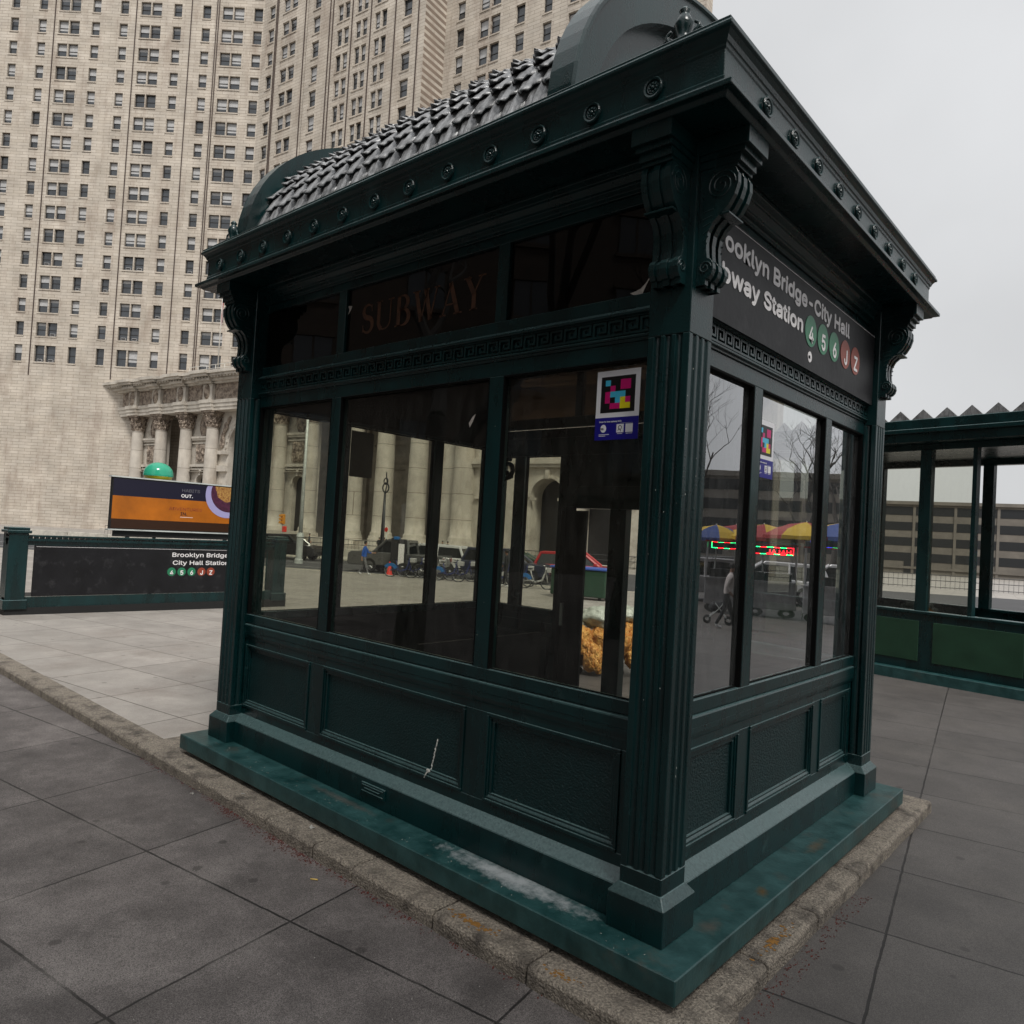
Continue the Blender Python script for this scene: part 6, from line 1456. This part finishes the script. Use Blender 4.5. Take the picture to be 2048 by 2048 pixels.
p = fp_(-85, 75); 
p = Vector((CAM.x+30*math.sin(math.radians(128)), CAM.y+30*math.cos(math.radians(128)))); block('offcamera_brown_block', 'unseen brown block added behind the camera to keep the sun off the kiosk', (p.x, p.y), rot_to(p, CAM), 30, 14, 46, 'brownbldg', 9, 9, z0=5.5, ww=.34, wh=.5)  # invented building-shaped mass, out of view, placed to block the sun
# ------------------------------------------------------------------ things mirrored in the right side panes
def face_rot(p): return math.atan2(p[0]-VC.x, -(p[1]-VC.y))*1.0
p = matp(1425, 1000, 105); block('office_block', 'long low concrete office block with dark window bands, mirrored in the right side panes', (p.x, p.y), rot_to(p, VC), 70, 16, 12.3, 'office', 4, 9, 'office_glass', True, z0=1.6)
p = matp(1640, 1000, 125); block('office_block', 'farther banded office block with a lower roof line, mirrored in the third right side pane', (p.x, p.y), rot_to(p, VC), 62, 16, 11.3, 'office', 4, 8, 'office_glass', True, z0=1.6)
p = Vector((-38, 170, 0)); block('office_block', 'plain grey office block far behind the right side of the kiosk', (p.x, p.y), rot_to(p, CAM), 90, 18, 15, 'office', 4, 12, 'office_glass', True, z0=2)
p = Vector((70, 110, 0)); block('office_block', 'grey office block at the far right edge of the plaza', (p.x, p.y), rot_to(p, CAM), 60, 18, 14, 'office', 4, 9, 'office_glass', True, z0=2)
def umbrella(label, p, zt, c1, c2, r=1.15):
    t = thing('umbrella', label, 'umbrella', (p.x, p.y, gz(p.x, p.y)), random.uniform(0, .5), 'food cart umbrellas'); h = zt-gz(p.x, p.y)
    mb = MB(); mb.tube([(0, 0, 0), (0, 0, h+.04)], .022, 8); mb.build('pole', 'steel', t)
    mb = MB(); n = 8
    for k in range(n):
        a0, a1 = 2*PI*k/n, 2*PI*(k+1)/n; mb.cur = k % 2
        prof = [(0, h), (r*.4, h-.10), (r*.75, h-.27), (r, h-.48)]
        for (ra_, za), (rb_, zb) in zip(prof, prof[1:]):
            mb.add([(ra_*math.cos(a0), ra_*math.sin(a0), za), (ra_*math.cos(a1), ra_*math.sin(a1), za), (rb_*math.cos(a1), rb_*math.sin(a1), zb), (rb_*math.cos(a0), rb_*math.sin(a0), zb)], [(0, 1, 2, 3)])
        mb.add([(r*math.cos(a0), r*math.sin(a0), h-.48), (r*math.cos(a1), r*math.sin(a1), h-.48), (r*math.cos(a1), r*math.sin(a1), h-.60), (r*math.cos(a0), r*math.sin(a0), h-.60)], [(0, 1, 2, 3)])
    mb.build('canopy', [c1, c2], t, recalc=False)
    mb = MB()
    for k in range(n): a = 2*PI*k/n; mb.tube([(0, 0, h-.35), (r*.6*math.cos(a), r*.6*math.sin(a), h-.22)], .008, 3); mb.tube([(0, 0, h-.02), (r*math.cos(a), r*math.sin(a), h-.5)], .008, 3)
    mb.build('ribs', 'steel', t)
    return t
D_ = 27
umbrella('yellow and blue cart umbrella, leftmost in the mirrored row', matp(1433, 1060, D_), matp(1433, 1049, D_).z, 'umb_y', 'umb_b', 1.05)
umbrella('dark red cart umbrella behind the yellow and blue one', matp(1474, 1060, D_+2), matp(1474, 1049, D_+2).z, 'umb_r', 'umb_r', 1.3)
umbrella('yellow and red cart umbrella, middle of the mirrored row', matp(1528, 1060, D_), matp(1528, 1048, D_).z, 'umb_y', 'umb_r', 1.35)
umbrella('red and yellow cart umbrella with a red front panel, in the second right side pane', matp(1612, 1060, D_-1), matp(1612, 1044, D_-1).z, 'umb_r', 'umb_y', 1.35)
umbrella('yellow cart umbrella at the right end of the mirrored row', matp(1682, 1060, D_-1), matp(1682, 1046, D_-1).z, 'umb_y', 'umb_b', 1.2)
def led_cart(label, pxa, pxb, yt, yb, word, wcol, D, seed):
    pm = matp((pxa+pxb)/2, 1080, D); rz = rot_to(pm, VC); g = gz(pm.x, pm.y); wd = (pxb-pxa)/FPX*D*1.06
    t = thing('food_cart', label, 'food cart', (pm.x, pm.y, g), rz, 'food carts under the umbrellas')
    mb = MB(); mb.box(-wd*.62, wd*.62, .05, 1.05, .28, 1.15); mb.build('cart_body', 'cart', t, bevel=.02)
    mb = MB(); mb.box(-wd*.66, wd*.66, -.15, 1.2, 1.15, 1.19); mb.build('counter', 'cart', t)
    for x in (-wd*.6, wd*.6):
        for y in (.08, 1.02): mb = MB(); mb.tube([(x, y, 1.19), (x, y, 2.35)], .02, 6); mb.build('corner_rod', 'cart', t)
    mb = MB(); mb.box(-wd*.66, wd*.66, -.1, 1.15, 2.35, 2.40); mb.build('canopy_roof', 'umb_r', t)
    for x in (-wd*.4, wd*.4): mb = MB(); mb.lathe([(.1, -.03), (.24, -.03), (.25, 0), (.24, .03), (.1, .03)], c=(x, .3, .25), n=16, axis='y'); mb.v = [(vx, vy, vz*.62) for vx, vy, vz in mb.v]; mb.build('cart_wheel', 'tyre', t)
    mb = MB(); mb.box(-wd*.5, wd*.5, .2, .8, 1.19, 1.45); mb.build('glass_case', 'carglass', t)
    zt = matp(pxa, yt, D).z-g; zb = matp(pxb, yb, D).z-g
    S_ = thing('led_sign', {'TO': 'glowing green lettered sign with red and green border, first right side pane', 'HALAL': 'glowing red HALAL sign with green border, second right side pane', '': 'glowing blue bordered sign, third right side pane'}[word], 'sign', (pm.x, pm.y, g), rz)
    mb = MB(); mb.box(-wd/2, wd/2, .0, .03, zb-.02, zt+.02); mb.build('back_plate', 'black', S_)
    mb = MB(); y0, y1 = -.02, 0; e = .022
    seg = 6; 
    for i in range(seg):
        a = -wd/2+wd*i/seg; b2 = -wd/2+wd*(i+1)/seg
        mb.cur = (i+seed) % 2; mb.box(a, b2, y0, y1, zt-e, zt); mb.cur = (i+seed+1) % 2; mb.box(a, b2, y0, y1, zb, zb+e)
    mb.box(-wd/2, -wd/2+e, y0, y1, zb, zt, 1); mb.box(wd/2-e, wd/2, y0, y1, zb, zt, 0)
    mb.build('led_border', ['led_g', 'led_r'] if seed < 5 else ['led_b', 'led_g'], S_)
    if word:
        cap = (zt-zb)*.74; sz = cap/.73; wv = measure(word, .0)*sz; tgt = wd*.62; k = tgt/wv if word == 'HALAL' else .9
        mb = MB(); mb.text(word, sz, lambda a, b, c: (-wd*.46+a if word == 'HALAL' else -wd*.44+a, -.005-c, zb+(zt-zb)*.13+b), 0, .012, k); mb.build('led_word', wcol, S_)
led_cart('food cart with a red and green bordered green lettered sign, first right side pane', 1428, 1494, 1083, 1100, 'TO', 'led_g', 25.5, 0)
led_cart('food cart with a red HALAL sign, second right side pane', 1514, 1581, 1092, 1111, 'HALAL', 'led_r', 25.5, 1)
led_cart('food cart with a blue bordered sign, third right side pane', 1630, 1700, 1078, 1099, '', 'led_b', 25.0, 6)
p = matp(1452, 1245, 21.0); person('pedestrian in a grey top and dark trousers, mirrored in the first right side pane', gp(p), rot_to(p, VC)+PI*.95, 1.78, .22, (.5, -.3), ('skin2', 'greycloth', 'blackcloth', 'shoe'), lean=.25)
p = matp(1436, 1240, 22.0); t = thing('stroller', 'dark folding stroller pushed by the mirrored pedestrian', 'stroller', gp(p), rot_to(p, VC)+PI)
mb = MB(); mb.tube([(-.3, -.2, .12), (.1, -.2, .55), (.35, -.2, 1.0)], .014, 5); mb.tube([(-.3, .2, .12), (.1, .2, .55), (.35, .2, 1.0)], .014, 5); mb.tube([(.3, -.2, .12), (-.1, -.2, .6)], .014, 5); mb.tube([(.3, .2, .12), (-.1, .2, .6)], .014, 5); mb.tube([(.35, -.2, 1.0), (.35, .2, 1.0)], .016, 5); mb.build('frame', 'steel', t)
mb = MB(); mb.sphere((0, 0, .48), .24, 7, sc_=(1.1, .8, .7)); mb.build('seat', 'blackcloth', t, smooth=True)
for x in (-.3, .3):
    for y in (-.2, .2): mb = MB(); mb.torus((x, y, .11), .09, .022, 14, 5); mb.build('wheel', 'tyre', t)
for (px, dd_, kd, pt, lb, fl_) in ((1372, 31, 'suv', 'p_silver', 'silver car at the left of the mirrored street, behind the pedestrian', 0), (1540, 33, 'suv', 'p_white', 'white car mirrored under the HALAL sign', 0), (1612, 36, 'sedan', 'p_black', 'dark car mirrored right of the white one', 1), (1672, 38, 'suv', 'p_white', 'white van-like car mirrored in the third right side pane', 0), (1480, 40, 'suv', 'p_grey', 'grey car mirrored beyond the first food cart', 1)):
    p = matp(px, 1100, dd_); make_car('parked_car', lb, kd, pt, gp(p), rot_to(p, VC)+PI*fl_, 'cars on the street right of the plaza')
